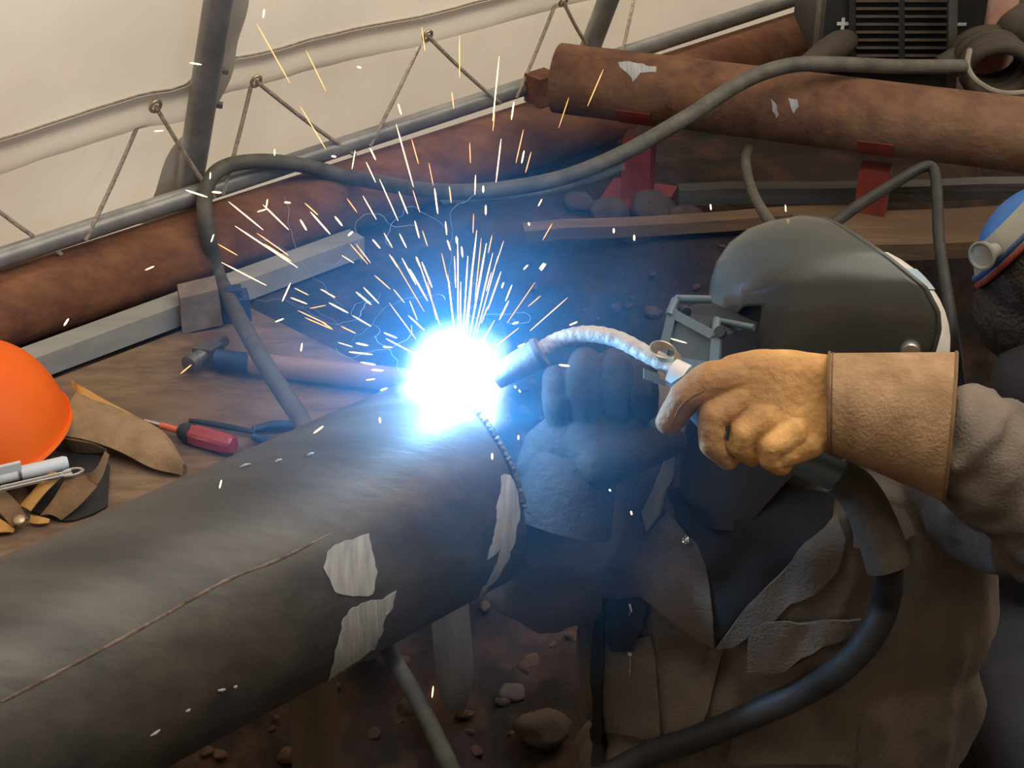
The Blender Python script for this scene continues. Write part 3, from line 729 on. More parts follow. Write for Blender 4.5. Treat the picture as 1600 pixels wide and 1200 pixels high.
# ================================================================== CABLES
def cable(name, pts, r, m, label, n=90, nr=14):
    mb = MB(); mb.ring(curve_pts(pts, n), r, nr); return obj(name, mb, m, label=label, cat='cable')
bt_ = bvh(hollow_pipe(BA, DB, s_at(BA, DB, -260), s_at(BA, DB, 965), r_b, .008, 56, 20))
def over(x, y, gap=.024):
    ts_ = [proj(tubep(x))[2] - .034] if abs(y - proj(tubep(x))[1]) < 60 else []
    for yy in (y - 12, y, y + 12):
        p, n = hit(bt_, x, yy)
        if p is not None: ts_.append(proj(p)[2] - gap)
    return P(x, y, min(ts_)) if ts_ else P(x, y, proj(tubep(x))[2] - .034)
pts = [P(1505, 104, 2.90), P(1400, 104, 2.82), P(1300, 100, 2.75), P(1230, 103, 2.73), P(1160, 128, 2.70), P(1070, 185, 2.65), P(960, 246, 2.62), P(850, 285, 2.62), P(700, 300, 2.62), over(560, 279), over(470, 258), over(400, 252), over(345, 264),
       over(321, 300), over(324, 360), over(345, 440), P(400, 545, 2.38), P(440, 610, 2.28), P(476, 668, 2.20), P(530, 800, 2.10), P(575, 920, 2.05)]
pts += [PZ(606, 1015, .10), PZ(650, 1090, .05), PZ(706, 1205, .035), PZ(760, 1330, .04)]
cable('power_cable', pts, .0128, 'cable', 'thick grey cable looped over the tube and down behind the steel pipe', 160)
cable('power_cable', [P(690, 313, 2.74), P(760, 306, 2.70), P(850, 298, 2.68), P(930, 276, 2.65), P(975, 258, 2.64)], [.004] + [.008] * 89 + [.004], 'cable2', 'pale slack cable hanging just under the thick cable')
cable('hose', [P(1170, 230, 2.86), P(1165, 250, 2.80), P(1172, 290, 2.70), P(1195, 335, 2.55), P(1240, 390, 2.4), P(1300, 480, 2.3)], .0085, 'cable', 'thin dark hose dropping behind the grey helmet')
cable('hose', [P(1285, 362, 2.3), P(1340, 322, 2.42), P(1400, 285, 2.5), P(1440, 262, 2.52), P(1458, 264, 2.52), P(1464, 300, 2.48), P(1468, 380, 2.38), P(1486, 500, 2.28), P(1500, 600, 2.3)], .0085, 'black', 'black hose bent to a sharp peak right of the helmet')

# ================================================================== WELDING MACHINE
mz = GZ + .05
fA = PZ(1290, 128, GZ); t_m = 3.12
mx0 = P(1284, 100, t_m); my = mx0.y
def MF(x, y, off=0.0): return PP(x, y, V((0, my - off, 0)), V((0, -1, 0)))
me_ = empty('welding_machine', (MF(1420, 130).x, my + .2, GZ), 'black louvred welding machine standing behind the raised pipe', 'machine')
x0, x1 = MF(1284, 60).x, MF(1536, 60).x; zb, ztop = MF(1400, 112).z, MF(1400, -260).z
mb = MB(); mb.box(((x0 + x1) / 2, my + .16, (zb + ztop) / 2), ((x1 - x0) / 2, 0, 0), (0, .16, 0), (0, 0, (ztop - zb) / 2)); obj('case', mb, 'machine', me_)
mb = MB(); mb.box(((x0 + x1) / 2, my + .16, (zb + GZ) / 2), ((x1 - x0) / 2 - .03, 0, 0), (0, .13, 0), (0, 0, (zb - GZ) / 2)); obj('plinth', mb, 'machine', me_)
mb = MB(); mb.box((x0 - .003, my + .02, (zb + ztop) / 2), (.004, 0, 0), (0, .024, 0), (0, 0, (ztop - zb) / 2)); obj('edge_trim', mb, 'steel', me_)
slat_me = None
for col, (xa, xb) in enumerate(((1337, 1403), (1413, 1478))):
    for k in range(20):
        y = 100 - k * 12.2
        a, b = MF(xa, y, .006), MF(xb, y, .006); c = (a + b) / 2
        if slat_me is None:
            mb = MB(); mb.box(c, ((b - a).length / 2, 0, 0), (0, .006, -.0035), (0, .0012, .0022)); o = obj('slat', mb, 'slat', me_, sharp=30); slat_me = o; c0 = c
        else:
            o = slat_me.copy(); C.objects.link(o); o.location = c - c0
for xx in (1331, 1408, 1484):
    a, b = MF(xx, 106, .004), MF(xx, -150, .004); mb = MB(); mb.box((a + b) / 2, (.006, 0, 0), (0, .006, 0), (a - b) / 2); obj('louvre_frame', mb, 'machine', me_)
c = MF(1317, 37, .003)
mb = MB(); mb.box(c, (.011, 0, 0), (0, .001, 0), (0, 0, .003)); mb.box(c, (.003, 0, 0), (0, .0012, 0), (0, 0, .011)); obj('plus_mark', mb, 'white', me_, 'white plus sign')
c = MF(1503, 38, .003); mb = MB(); mb.box(c, (.008, 0, 0), (0, .001, 0), (0, 0, .0025)); obj('minus_mark', mb, 'white', me_, 'white minus sign')
mb = MB(); mb.ring([MF(1325, 62, .0), MF(1310, 70, .06), MF(1290, 82, .12), MF(1262, 98, .17), MF(1240, 110, .2)], [.02, .026, .024, .016, .012], 14); obj('cable_plug', mb, 'slat', me_, 'dusty cable plug')
mb = MB(); mb.ring([MF(1512, 66, .0), MF(1508, 78, .07), MF(1490, 92, .10), MF(1465, 100, .11)], [.02, .026, .02, .013], 14); obj('cable_plug', mb, 'slat', me_, 'dusty cable plug')
mb = MB(); a, b = MF(1489, -60, .05), MF(1486, 140, .05); mb.box((a + b) / 2, (.008, 0, 0), (0, .008, 0), (a - b) / 2); obj('strap', mb, 'steel', me_)
# gas bottle / white can and coil right of the machine
c = MF(1556, 76, .06); e = empty('gas_bottle', c, 'white and red stained bottle right of the welding machine', 'bottle')
mb = MB(); mb.lathe(c, Z, [(-.1, .024), (-.09, .027), (.30, .027), (.33, .02), (.35, .012), (.37, .012)], 24)
M['canmat'] = mat('stained_white_paint', (.50, .20, .13), (.62, .50, .40), 9, .6, 0, .1, 60, (.55, .06, .03), 7, .8)
obj('body', mb, 'canmat', e)
mb = MB(); mb.lathe(c + Z * .37, Z, [(0, .016), (.03, .016), (.035, .01)], 16); obj('cap', mb, 'black', e)
cc = P(1552, 98, 2.98)
mb = MB(); pp = []
for k in range(140):
    q = k / 139 * 2 * math.pi * 4.6; pp.append(cc + V((.055 * math.cos(q) * (1 + .1 * math.sin(q * .3)), -.05 + k * .0007, .045 * math.sin(q))))
mb.ring(pp, .012, 10); obj('cable_coil', mb, 'slat', label='dusty coil of cable hanging by the welding machine', cat='cable')
mb = MB(); mb.ring(curve_pts([P(1515, 78, 2.92), P(1512, 105, 2.90), P(1530, 130, 2.89), P(1570, 146, 2.88), P(1640, 140, 2.88)], 40), .0055, 8); obj('wire', mb, 'cable2', label='thin grey wire curling under the coil of cable', cat='cable')
pc = P(1592, 40, 3.0); mb = MB(); mb.ell(pc, (.045, .045, .04)); mb2 = remesh(mb, .006, 2, .5, lambda v: .004 * nz(v, 30)); obj('rag', mb2, 'slat', label='dusty bundle at the upper right corner beside the stained bottle', cat='bundle')

# ================================================================== WELDER
def cloth_wr(amp, sc_=9.0, seed=0.0, st=(1, 1, .45)):
    def f(v):
        q = V((v.x * st[0], v.y * st[1], v.z * st[2])) * sc_ + V((seed, seed * .7, 0))
        a = 1 - abs(noise.noise(q)) * 2.2; b = 1 - abs(noise.noise(q * 2.3 + V((9, 3, 1)))) * 2.2
        return amp * (.7 * a + .35 * b - .5)
    return f
wd = empty('person', (.34, 1.52, 0.0), 'welder in brown-grey coverall and grey welding helmet kneeling by the steel pipe', 'person')
FT = V((-.28, -.96, 0)).normalized(); ST = V((.96, -.28, 0)).normalized(); AX = (ST, FT, Z)
shA, elA = V((.475, 1.575, .545)), P(1665, 800, 1.69)
wrA = P(1310, 640, 1.625); cuA = P(1498, 682, 1.640)
shB, elB, wrB = V((.190, 1.62, .55)), V((.045, 1.60, .405)), P(885, 790, 1.83)
def figure(k, grow, legs=True):
    mb = MB()
    mb.ell((.32, 1.54, .10), (.235 * k + grow, .16 * k + grow, .11 * k + grow), AX)
    mb.ell((.32, 1.545, .27), (.24 * k + grow, .135 * k + grow, .24), AX)
    mb.ell((.325, 1.55, .42), (.235 * k + grow, .135 * k + grow, .20), AX)
    mb.cap(shB + V((.03, 0, -.01)), .075 * k + grow, shA + V((-.03, 0, -.01)), .075 * k + grow)
    mb.chain([shB, elB, wrB], [.085 * k + grow, .074 * k + grow, .044 * k + grow])
    mb.chain([shA, elA, cuA], [.072 * k + grow, .072 * k + grow, .043 * k + grow])
    mb.chain([V((.335, 1.55, .55)), V((.33, 1.545, .67))], [.07 * k + grow * .3, .06 * k])
    for kx in (-1, 1):
        hp = V((.335, 1.54, .12)) + ST * (.11 * kx); kn = hp + FT * .36 + ST * (.03 * kx) - Z * .02; an = hp - FT * .02 + ST * (.04 * kx) - Z * .07
        mb.chain([hp, kn, an], [.10 * k + grow, .075 * k + grow, .055 * k + grow])
    return mb
# bare figure inside the clothes, with head
HO = P(1290, 520, 1.80)
sh_ = (CAMP - HO).normalized(); fh = (-RT - sh_ * (-RT).dot(sh_)).normalized(); uh = sh_.cross(fh)
if uh.z < 0: uh = -uh
def HP(f, s, h): return HO + fh * f + sh_ * s + uh * h
mb = figure(.80, 0.0)
mb.ell(HP(-.01, 0, -.01), (.098, .060, .092), (fh, sh_, uh)); mb.ell(HP(.01, 0, -.075), (.07, .06, .07), (fh, sh_, uh))
mb.cap(HP(.07, 0, .0), .010, HP(.088, 0, -.03), .014); mb.cap(HP(-.03, 0, -.06), .055, V((.335, 1.55, .58)), .06)
for q in (-1, 1): mb.ell(HP(-.02, .058 * q, -.01), (.018, .008, .03), (fh, sh_, uh))
mb.cap(cuA, .036, wrA, .030)
obj('body', remesh(mb, .010, 3), 'skin', wd)
_cw = cloth_wr(.019, 9.5); _cs = cloth_wr(.016, 17.0, 3.0, (1.0, .6, .8))
def cov_wr(v):
    k = 1 - sm(.10, .20, min((v - cuA).length, (v - elA).length)); return _cw(v) * (1 - k) + _cs(v) * k * sm(.02, .06, (v - cuA).length + .02)
cov = remesh(figure(1.0, .008), .0070, 6, .5, cov_wr)
obj('coverall', cov, 'denim', wd, 'worn brown-grey work coverall', sharp=80)
ct = bvh(cov)
def patch(name, poly, off, th, m, label=None, step=14):
    return obj(name, drape(ct, poly, off, th, step), m, wd, label, sharp=50)
patch('undershirt', [(1046, 770), (1060, 815), (1095, 850), (1112, 905), (1122, 1002), (1150, 962), (1225, 885), (1300, 815), (1305, 770), (1180, 750)], .003, .003, 'shirt', 'black undershirt in the open collar')
patch('lapel', [(1046, 800), (1018, 842), (998, 885), (1012, 930), (1060, 968), (1121, 1004), (1113, 930), (1106, 880), (1092, 848), (1066, 822)], .006, .004, 'denim', 'open collar lapel')
patch('lapel', [(1310, 806), (1262, 850), (1205, 905), (1150, 965), (1122, 1006), (1152, 1004), (1215, 962), (1275, 915), (1312, 885), (1318, 840)], .006, .004, 'denim', 'open collar lapel')
patch('collar', [(1022, 748), (1036, 716), (1050, 708), (1047, 760), (1040, 800), (1018, 828), (1012, 800)], .008, .005, 'lining', 'raised collar edge')  # light on the collar edge comes from the paler cloth colour
patch('collar', [(1330, 800), (1350, 770), (1420, 800), (1432, 830), (1380, 860), (1330, 850)], .010, .006, 'denim', 'raised collar edge')
patch('pocket_flap', [(1176, 992), (1182, 975), (1196, 966), (1260, 968), (1345, 962), (1352, 975), (1318, 990), (1284, 1002), (1255, 1024), (1228, 1038), (1196, 1043), (1174, 1034)], .007, .005, 'denim', 'buttoned pocket flap')
patch('pocket', [(1165, 1045), (1225, 1046), (1285, 1010), (1350, 985), (1352, 1080), (1330, 1190), (1140, 1190), (1150, 1110)], .002, .003, 'denim', 'chest pocket')
patch('pocket', [(945, 1005), (1020, 990), (1030, 1080), (1036, 1155), (950, 1140), (940, 1070)], .002, .003, 'denim', 'chest pocket')
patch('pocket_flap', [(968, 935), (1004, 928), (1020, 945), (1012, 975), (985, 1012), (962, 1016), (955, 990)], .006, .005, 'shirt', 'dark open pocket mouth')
patch('placket', [(1112, 1008), (1136, 1004), (1120, 1060), (1104, 1120), (1098, 1190), (1066, 1190), (1080, 1100)], .004, .004, 'denim', 'front closure strip')
patch('strap', [(944, 930), (956, 935), (950, 1010), (946, 1100), (952, 1200), (934, 1200), (932, 1080), (936, 1000)], .006, .004, 'shirt', 'dark edge strap')
def snap(x, y, r, m='chrome', off=.010):
    p, n = hit(ct, x, y)
    if p is None: return
    mb = MB(); mb.lathe(p + n * off, n, [(-.002, r), (.001, r), (.002, r * .8), (.0012, r * .55), (.003, r * .35), (.0035, 0)], 18); obj('snap_button', mb, m, wd)
snap(1268, 1047, .0065); snap(1086, 843, .005, off=.017)
p, n = hit(ct, 992, 940); mb = MB(); mb.ring([p + n * .016 - Z * .008, p + n * .02 + V((.004, 0, 0)), p + n * .016 + Z * .008], .0018, 8); obj('pocket_clip', mb, 'chrome', wd)
p, n = hit(ct, 993, 1014); mb = MB(); mb.lathe(p + n * .014 - Z * .004, Z, [(0, .002), (.003, .0034), (.007, .002)], 10); mb.ring([p + n * .013 - Z * .004, p + n * .012 - Z * .035], .0013, 6); obj('zip_pull', mb, 'chrome', wd)

# ---- helmet
def lerp_tab(tab, h):
    for (h0, v0), (h1, v1) in zip(tab, tab[1:]):
        if h0 <= h <= h1: return v0 + (v1 - v0) * (h - h0) / (h1 - h0)
    return tab[0][1] if h < tab[0][0] else tab[-1][1]
RF = [(-.22, .130), (-.18, .168), (-.125, .166), (-.05, .150), (.0, .136), (.024, .1295), (.0415, .1245), (.055, .123), (.076, .117), (.097, .103), (.112, .083), (.120, .060), (.1245, .030)]
FR = [(-.22, .09), (-.12, .0), (-.07, -.066), (-.02, -.108), (.003, -.113), (.021, -.111), (.045, -.098), (.076, -.062), (.116, -.007), (.121, .004), (.1245, .028)]
HT = .1245
def shell_pt(a, h, grow=0.0):
    r0, r1 = lerp_tab(RF, h) + grow, lerp_tab(FR, h)
    ws = lerp_tab([(-.22, .026), (-.12, .036), (-.06, .062), (-.02, .086), (.02, .108), (.05, .120), (.08, .124), (.2, .124)], h) * (max(0.0, 1 - max(0, (h - .0) / (HT + .0015)) ** 2.2) ** .5) + grow
    return HP(r1 + (r0 - r1) * math.cos(a), ws * math.sin(a), h)
def brow(a):
    d = abs(math.degrees(a))
    if d < 31: return .026 - .011 * sm(2, 14, d)
    return .015 + .013 * sm(31, 36, d)
AS = sorted(set(list(np.linspace(-90, 90, 73)) + [x * sg for sg in (-1, 1) for x in (31.2, 33.5, 43.0)]))
helm = MB(); NH = 40
helm.grid([[shell_pt(math.radians(ad), brow(math.radians(ad)) + (HT - brow(math.radians(ad))) * (1 - (1 - j / NH) ** 1.5)) for ad in AS] for j in range(NH + 1)])
for side in (-1, 1):
    cols = [ad for ad in AS if ad * side >= 42.9]
    helm.grid([[shell_pt(math.radians(ad), -.095 + (.028 + .095) * j / 14) for ad in cols] for j in range(15)])
bm = bmesh.new(); vv = [bm.verts.new(p) for p in helm.v]
for f in helm.f:
    try: bm.faces.new([vv[i] for i in f])
    except ValueError: pass
bmesh.ops.remove_doubles(bm, verts=bm.verts, dist=1e-5); bm.verts.index_update()
helm.v = [v.co.copy() for v in bm.verts]; helm.f = [tuple(v.index for v in f.verts) for f in bm.faces]; bm.free()
hel = obj('welding_helmet', helm, 'helmet', wd, 'glossy grey helmet shell', sharp=75)
sm_ = hel.modifiers.new('thickness', 'SOLIDIFY'); sm_.thickness = .003; sm_.offset = 0
ht = bvh(helm)
rows = []
for j in range(30):
    h = -.215 + j * (.030 + .215) / 29
    rows.append([shell_pt(math.radians(-88 + 176 * i / 40), h, -.010) for i in range(41)])
obj('lower_face_shade', MB().grid(rows), 'helm_in', hel, 'lower face of the helmet with its shade painted black')  # grey lower shell drawn black: its shade is put into the colour
pts = [shell_pt(math.pi / 2, h, .0005) for h in np.linspace(-.09, HT, 44)] + [shell_pt(-math.pi / 2, h, .0005) for h in np.linspace(HT, -.09, 44)]
mb = MB(); mb.ring(pts, .0026, 8); obj('rim', mb, 'helmet', hel)
# cap behind the shell
def cap_pt(t, ph, g=0.0): return HP(.0 - (.131 + g) * math.cos(ph) * math.cos(t), (.062 + g) * math.cos(ph) * math.sin(t), -.010 + (.111 + g) * math.sin(ph))
obj('cap', MB().grid([[cap_pt(t, math.radians(-40 + 100 * j / 14)) for t in np.linspace(-1.5, 1.5, 40)] for j in range(15)]), 'cloth_w', wd, 'off-white cloth cap behind the helmet')
obj('cap_band', MB().grid([[cap_pt(t, math.radians(30 + 14 * j / 4), .0015) for t in np.linspace(-1.4, 1.4, 40)] for j in range(5)]), 'cloth_b', wd, 'pale blue band on the cap')
p, n = hit(ht, 1423, 544)
if p is not None:
    mb = MB(); mb.lathe(p, n, [(-.004, .010), (.006, .011), (.010, .009), (.011, 0)], 20); obj('pivot_knob', mb, 'chrome', hel, 'bright pivot knob')
obj('painted_highlight', drape(ht, [(1258, 343), (1270, 341), (1288, 343), (1296, 351), (1282, 353), (1264, 350)], .0003, .0005, 5), 'white', hel, 'pale highlight painted on top')  # white patch paints the highlight on the helmet crown
# lens holder
fr = [P(1050, 486, 1.715), P(1126, 527, 1.69), P(1122, 580, 1.685), P(1031, 566, 1.71)]
bk = [P(1108, 470, 1.77), P(1186, 505, 1.74), P(1180, 570, 1.735), P(1092, 556, 1.76)]
lh = obj('lens_holder', MB().add(fr + bk, [(0, 1, 2, 3), (7, 6, 5, 4), (0, 4, 5, 1), (1, 5, 6, 2), (2, 6, 7, 3), (3, 7, 4, 0)]), 'helm_in', hel, 'black lens housing')
nf = (fr[1] - fr[0]).cross(fr[3] - fr[0]).normalized()
if nf.dot(FW) > 0: nf = -nf
cen = sum(fr, V()) / 4
def bar(a, b, wv, m, nm, par, h=.004, lb=None):
    d = (b - a).normalized(); s = d.cross(nf).normalized(); mb = MB(); mb.box((a + b) / 2, d * ((b - a).length / 2 + wv), s * wv, nf * h); return obj(nm, mb, m, par, lb, sharp=30)
for i in range(4): bar(fr[i].lerp(cen, .10) + nf * .004, fr[(i + 1) % 4].lerp(cen, .10) + nf * .004, .0048, 'frameblue', 'frame_bar', lh)
mb = MB(); q = [p.lerp(cen, .2) + nf * .0025 for p in fr]; q2 = [p - nf * .002 for p in q]
mb.add(q + q2, [(0, 1, 2, 3), (7, 6, 5, 4), (0, 4, 5, 1), (1, 5, 6, 2), (2, 6, 7, 3), (3, 7, 4, 0)]); obj('lens', mb, 'lens', lh, 'grey-green lens glass')
def rod(a, b, r, m, nm, par, lb=None):
    mb = MB(); mb.ring([a, b], r, 10); return obj(nm, mb, m, par, lb)
for (a, b) in ((P(1058, 467, 1.715), P(1108, 468, 1.745)), (P(1056, 468, 1.715), P(1046, 492, 1.708)), (P(1120, 500, 1.71), P(1116, 530, 1.685))): rod(a, b, .0045, 'frameblue', 'hinge_arm', lh)
rod(P(1116, 500, 1.725), P(1178, 512, 1.70), .0035, 'frameblue', 'hinge_arm', lh)
rod(P(1072, 489, 1.705), P(1068, 484, 1.712), .006, 'helm_in', 'hinge_pin', lh); rod(P(1124, 518, 1.68), P(1128, 521, 1.688), .006, 'helm_in', 'hinge_pin', lh)

# ---- front glove (yellow) holding the torch
tA = 1.60
def G(x, y, dt=0.0): return P(x, y, tA + dt)
def px(n, t=tA): return n * t / FPX
mb = MB()
# back of the hand: one taut hull
def hull(mbs):
    bm = bmesh.new()
    for v in mbs.v: bm.verts.new(v)
    r = bmesh.ops.convex_hull(bm, input=bm.verts)
    bmesh.ops.delete(bm, geom=list(set(r['geom_interior']) | set(r['geom_unused'])), context='VERTS')
    bm.verts.index_update(); out = MB(); out.v = [v.co.copy() for v in bm.verts]; out.f = [tuple(x.index for x in f.verts) for f in bm.faces]; bm.free(); return out
hb_ = MB()
for (x, y, r, dt) in ((1290, 592, 38, .012), (1290, 664, 38, .012), (1235, 588, 41, .006), (1230, 684, 36, .008), (1180, 584, 38, .004), (1190, 672, 36, .002), (1148, 588, 34, .006), (1162, 640, 34, .002)):
    hb_.ell(G(x, y, dt), (px(r), px(r) * .60, px(r)), (RT, FW, UP))
hh_ = hull(hb_); mb.add(hh_.v, hh_.f)
# index
mb.chain([G(1150, 590, .008), G(1108, 596, .0), G(1072, 620, .002), G(1045, 660, .016)], [px(33), px(30), px(27), px(21)])
# middle, ring, little finger curling round the handle
mb.chain([G(1152, 626, .004), G(1113, 652, -.008), G(1110, 692, -.002), G(1138, 718, .014)], [px(30), px(22), px(20), px(18)])
mb.chain([G(1190, 655, .0), G(1160, 676, -.010), G(1156, 698, -.004), G(1174, 716, .012)], [px(30), px(19), px(17), px(15)])
mb.chain([G(1235, 676, .004), G(1205, 698, -.008), G(1200, 718, -.002), G(1222, 728, .010)], [px(30), px(20), px(17), px(15)])
mb.cap(G(1262, 690, .01), px(28), G(1225, 712, .004), px(20))
# thumb behind
mb.chain([G(1230, 620, .045), G(1165, 640, .062), G(1105, 650, .066)], [px(34), px(26), px(20)])
gl = remesh(mb, .0019, 3, .5, lambda v: .0011 * noise.noise(v * 55) + .0016 * (.5 - abs(noise.noise(v * 24))))
gA = obj('glove', gl, 'gloveA', wd, 'yellow leather work glove gripping the torch', sharp=80)
gtA = bvh(gl)
# gauntlet cuff
a0 = P(1296, 629, 1.612); a1 = P(1484, 667, 1.640)
dp = ((a0 + a1) / 2 - CAMP).normalized(); ax = (a1 - a0); ax = (ax - dp * ax.dot(dp)).normalized(); up_ = ax.cross(dp)
if up_.z < 0: up_ = -up_
mb = MB(); rows = []
for j in range(13):
    u = j / 12; c = a0.lerp(a1, u); ru = px(78) * (1 - u) + px(118, 1.63) * u; rd = .034 * (1 - u) + .060 * u
    r = []; up_ = (UP + RT * (.09 * u)); up_ = (up_ - dp * up_.dot(dp)).normalized()
    for i in range(49):
        q = 2 * math.pi * i / 48; cq, sq = math.cos(q), math.sin(q)
        sx = cq; sy = math.copysign(abs(sq) ** 1.15, sq)
        r.append(c + up_ * ru * sx + dp * (rd * sy * (1 + .05 * nz((u * 3, math.cos(q), 2), 1.2))))
    rows.append(r)
cu = MB().grid(rows, -.0028); cuo = obj('gauntlet', cu, 'cuffA', gA, 'brown suede gauntlet', sharp=60)
mb = MB(); mb.ring([p.lerp(a0, -.012) for p in rows[0]], .0016, 6, False); obj('seam', mb, 'leather3', gA)
mb = MB(); mb.ring([p + (p - a0.lerp(a1, .03)).normalized() * .0006 for p in [x.lerp(y, .35) for x, y in zip(rows[0], rows[1])]], .0007, 5, False); obj('stitching', mb, 'leather3', gA)
mb = MB(); mb.ring([p for p in rows[-1]], .0020, 6, False); obj('edge_binding', mb, 'leather3', gA)
# seam along the index finger
def strm(tree, pxs, r, n=40):
    out = []
    for q in curve_pts([(x, y, 0) for x, y in pxs], n):
        p, nn = hit(tree, q.x, q.y)
        if p is not None: out.append(p + nn * r * .2)
    return MB().ring(out, r, 6)
obj('seam', strm(gtA, [(1050, 668), (1060, 640), (1078, 622), (1100, 610)], .0009), 'leather3', gA)
obj('seam', strm(gtA, [(1136, 664), (1132, 682), (1136, 702), (1148, 716)], .0012), 'leather3', gA)  # dark line paints the shade in the crease between two fingers

# ---- rear glove (dark), fist behind the torch
tB = 1.785
def Q(x, y, dt=0.0): return P(x, y, tB + dt)
def pb(n): return n * tB / FPX
mb = MB()
for (x, ytop, ybot, r, dt) in ((868, 590, 662, 21, .0), (913, 566, 655, 25, -.006), (962, 566, 650, 25, -.008), (1006, 578, 650, 22, -.004)):
    mb.chain([Q(x - 2, ytop + 28, .06), Q(x, ytop, .03), Q(x, ytop + 12, dt - .002), Q(x + 1, (ytop + ybot) / 2, dt - .008), Q(x + 2, ybot - 12, dt + .004)], [pb(r), pb(r), pb(r), pb(r), pb(r * .92)])
for (x, y, r, dt) in ((880, 700, 55, .02), (930, 700, 60, .012), (975, 690, 52, .018), (910, 740, 52, .02), (860, 730, 45, .024)):
    mb.ell(Q(x, y, dt), (pb(r), pb(r) * .72, pb(r)), (RT, FW, UP))
mb.chain([Q(940, 720, .0), Q(995, 706, -.008), Q(1050, 690, -.002)], [pb(44), pb(32), pb(23)])
mb.cap(Q(840, 690, .02), pb(20), Q(830, 735, .02), pb(26))
glB = remesh(mb, .0036, 4, .5, lambda v: .0014 * noise.noise(v * 45) + .002 * (.5 - abs(noise.noise(v * 20))))
gB = obj('glove', glB, 'gloveB', wd, 'dark leather glove closed in a fist behind the torch', sharp=80)
# cuff of the rear glove
a0 = Q(898, 712, .024); a1 = Q(868, 815, .035); ax = (a1 - a0).normalized(); rr_ = RT - ax * RT.dot(ax); rr_.normalize(); dd_ = ax.cross(rr_)
rows = [[a0.lerp(a1, j / 8) + rr_ * (math.cos(q) * pb(66 + 22 * j / 8)) + dd_ * (math.sin(q) * (.034 + .026 * j / 8)) for q in np.linspace(0, 2 * math.pi, 41)] for j in range(9)]
obj('gauntlet', MB().grid(rows, -.003), 'gloveB', gB)

# ================================================================== TORCH
ARC = PA + D * (END - .004) + Z * (PR + .008)
tor = empty('welding_torch', P(1060, 600, 1.66), 'curved silver-necked welding torch in the yellow glove', 'torch')
nz0, nz1 = P(772, 592, 1.722), P(842, 552, 1.712); d = (nz1 - nz0).normalized(); L_ = (nz1 - nz0).length
mb = MB(); mb.lathe(nz0, d, [(0, .0095), (.002, .0125), (L_ * .55, .0150), (L_, .0158), (L_ + .002, .0162), (L_ + .004, .0160), (L_ + .005, .010)], 28); obj('nozzle', mb, 'nozzle', tor, 'grey metal gas nozzle')
mb = MB(); mb.lathe(nz1, d, [(-.002, .0168), (.003, .0168)], 28); obj('nozzle_ring', mb, 'steel', tor)
npts = curve_pts([P(836, 556, 1.713), P(850, 544, 1.711), P(880, 529, 1.705), P(920, 522, 1.697), P(965, 530, 1.686), P(1010, 553, 1.672), P(1055, 577, 1.658), P(1075, 588, 1.652)], 60)
mb = MB(); mb.ring(npts, [.0105] * 6 + [.0088 + .0004 * math.sin(k * 2.2) for k in range(55)], 16); obj('neck', mb, 'neck', tor, 'silvery curved neck')
mb = MB(); c = P(1040, 553, 1.655); ar = V((.7, .5, .3)).normalized(); br = ar.cross(V((0, -.6, 1))).normalized()
rows = [[P(1038, 549, 1.652) + (RT * math.cos(q) * .0115 + UP * math.sin(q) * .008 - RT * math.sin(q) * .004) + (UP * -.004 + RT * .0035 + FW * .004) * (k - .5) for q in np.linspace(0, 2 * math.pi, 30)] for k in (0, 1, 2)]
obj('clamp_ring', MB().grid(rows, .0012), 'brass', tor, 'loose metal clamp ring')
mb = MB(); mb.ring([P(1050, 578, 1.655), P(1072, 590, 1.650)], [.0125, .0135], 18); obj('collar', mb, 'white', tor, 'pale collar at the handle')
mb = MB(); mb.ring(curve_pts([P(1066, 588, 1.652), P(1100, 640, 1.650), P(1160, 690, 1.655), P(1240, 715, 1.665), P(1310, 745, 1.675)], 40), .0165, 16); obj('handle', mb, 'frameblue', tor, 'blue-grey handle')
mb = MB(); mb.box(P(1018, 588, 1.662), RT * .008 - UP * .003, FW * .005, UP * .005); mb.box(P(1030, 596, 1.660), RT * .006 - UP * .002, FW * .004, UP * .003); obj('trigger', mb, 'frameblue', tor, 'blue trigger')
hs = curve_pts([P(1306, 742, 1.675), P(1340, 768, 1.68), P(1368, 820, 1.685), P(1390, 886, 1.69)], 30)
mb = MB(); mb.ring(hs, [.020 + .0035 * k / 30 for k in range(31)], 18); M['sleeve'] = mat('cable_sleeve_canvas', (.045, .034, .024), (.075, .056, .038), 30, .85, 0, .2, 120)
obj('cable_sleeve', mb, 'sleeve', tor, 'brown sleeve round the torch cable')
hp = [P(1388, 880, 1.69)]
for (x, y) in ((1386, 930), (1366, 985), (1318, 1042), (1250, 1085), (1170, 1120), (1085, 1155), (1000, 1185)):
    p, n = hit(ct, x, y)
    hp.append(CAMP + (p - CAMP) * (1 - .030 / (p - CAMP).length) if p is not None else P(x, y, 1.75))
hp += [hp[-1] + V((-.09, -.02, -.05)), hp[-1] + V((-.2, .0, -.16))]
mb = MB(); mb.ring(curve_pts(hp, 90), .0155, 16); obj('cable', mb, 'black', tor, 'black torch cable across the chest')

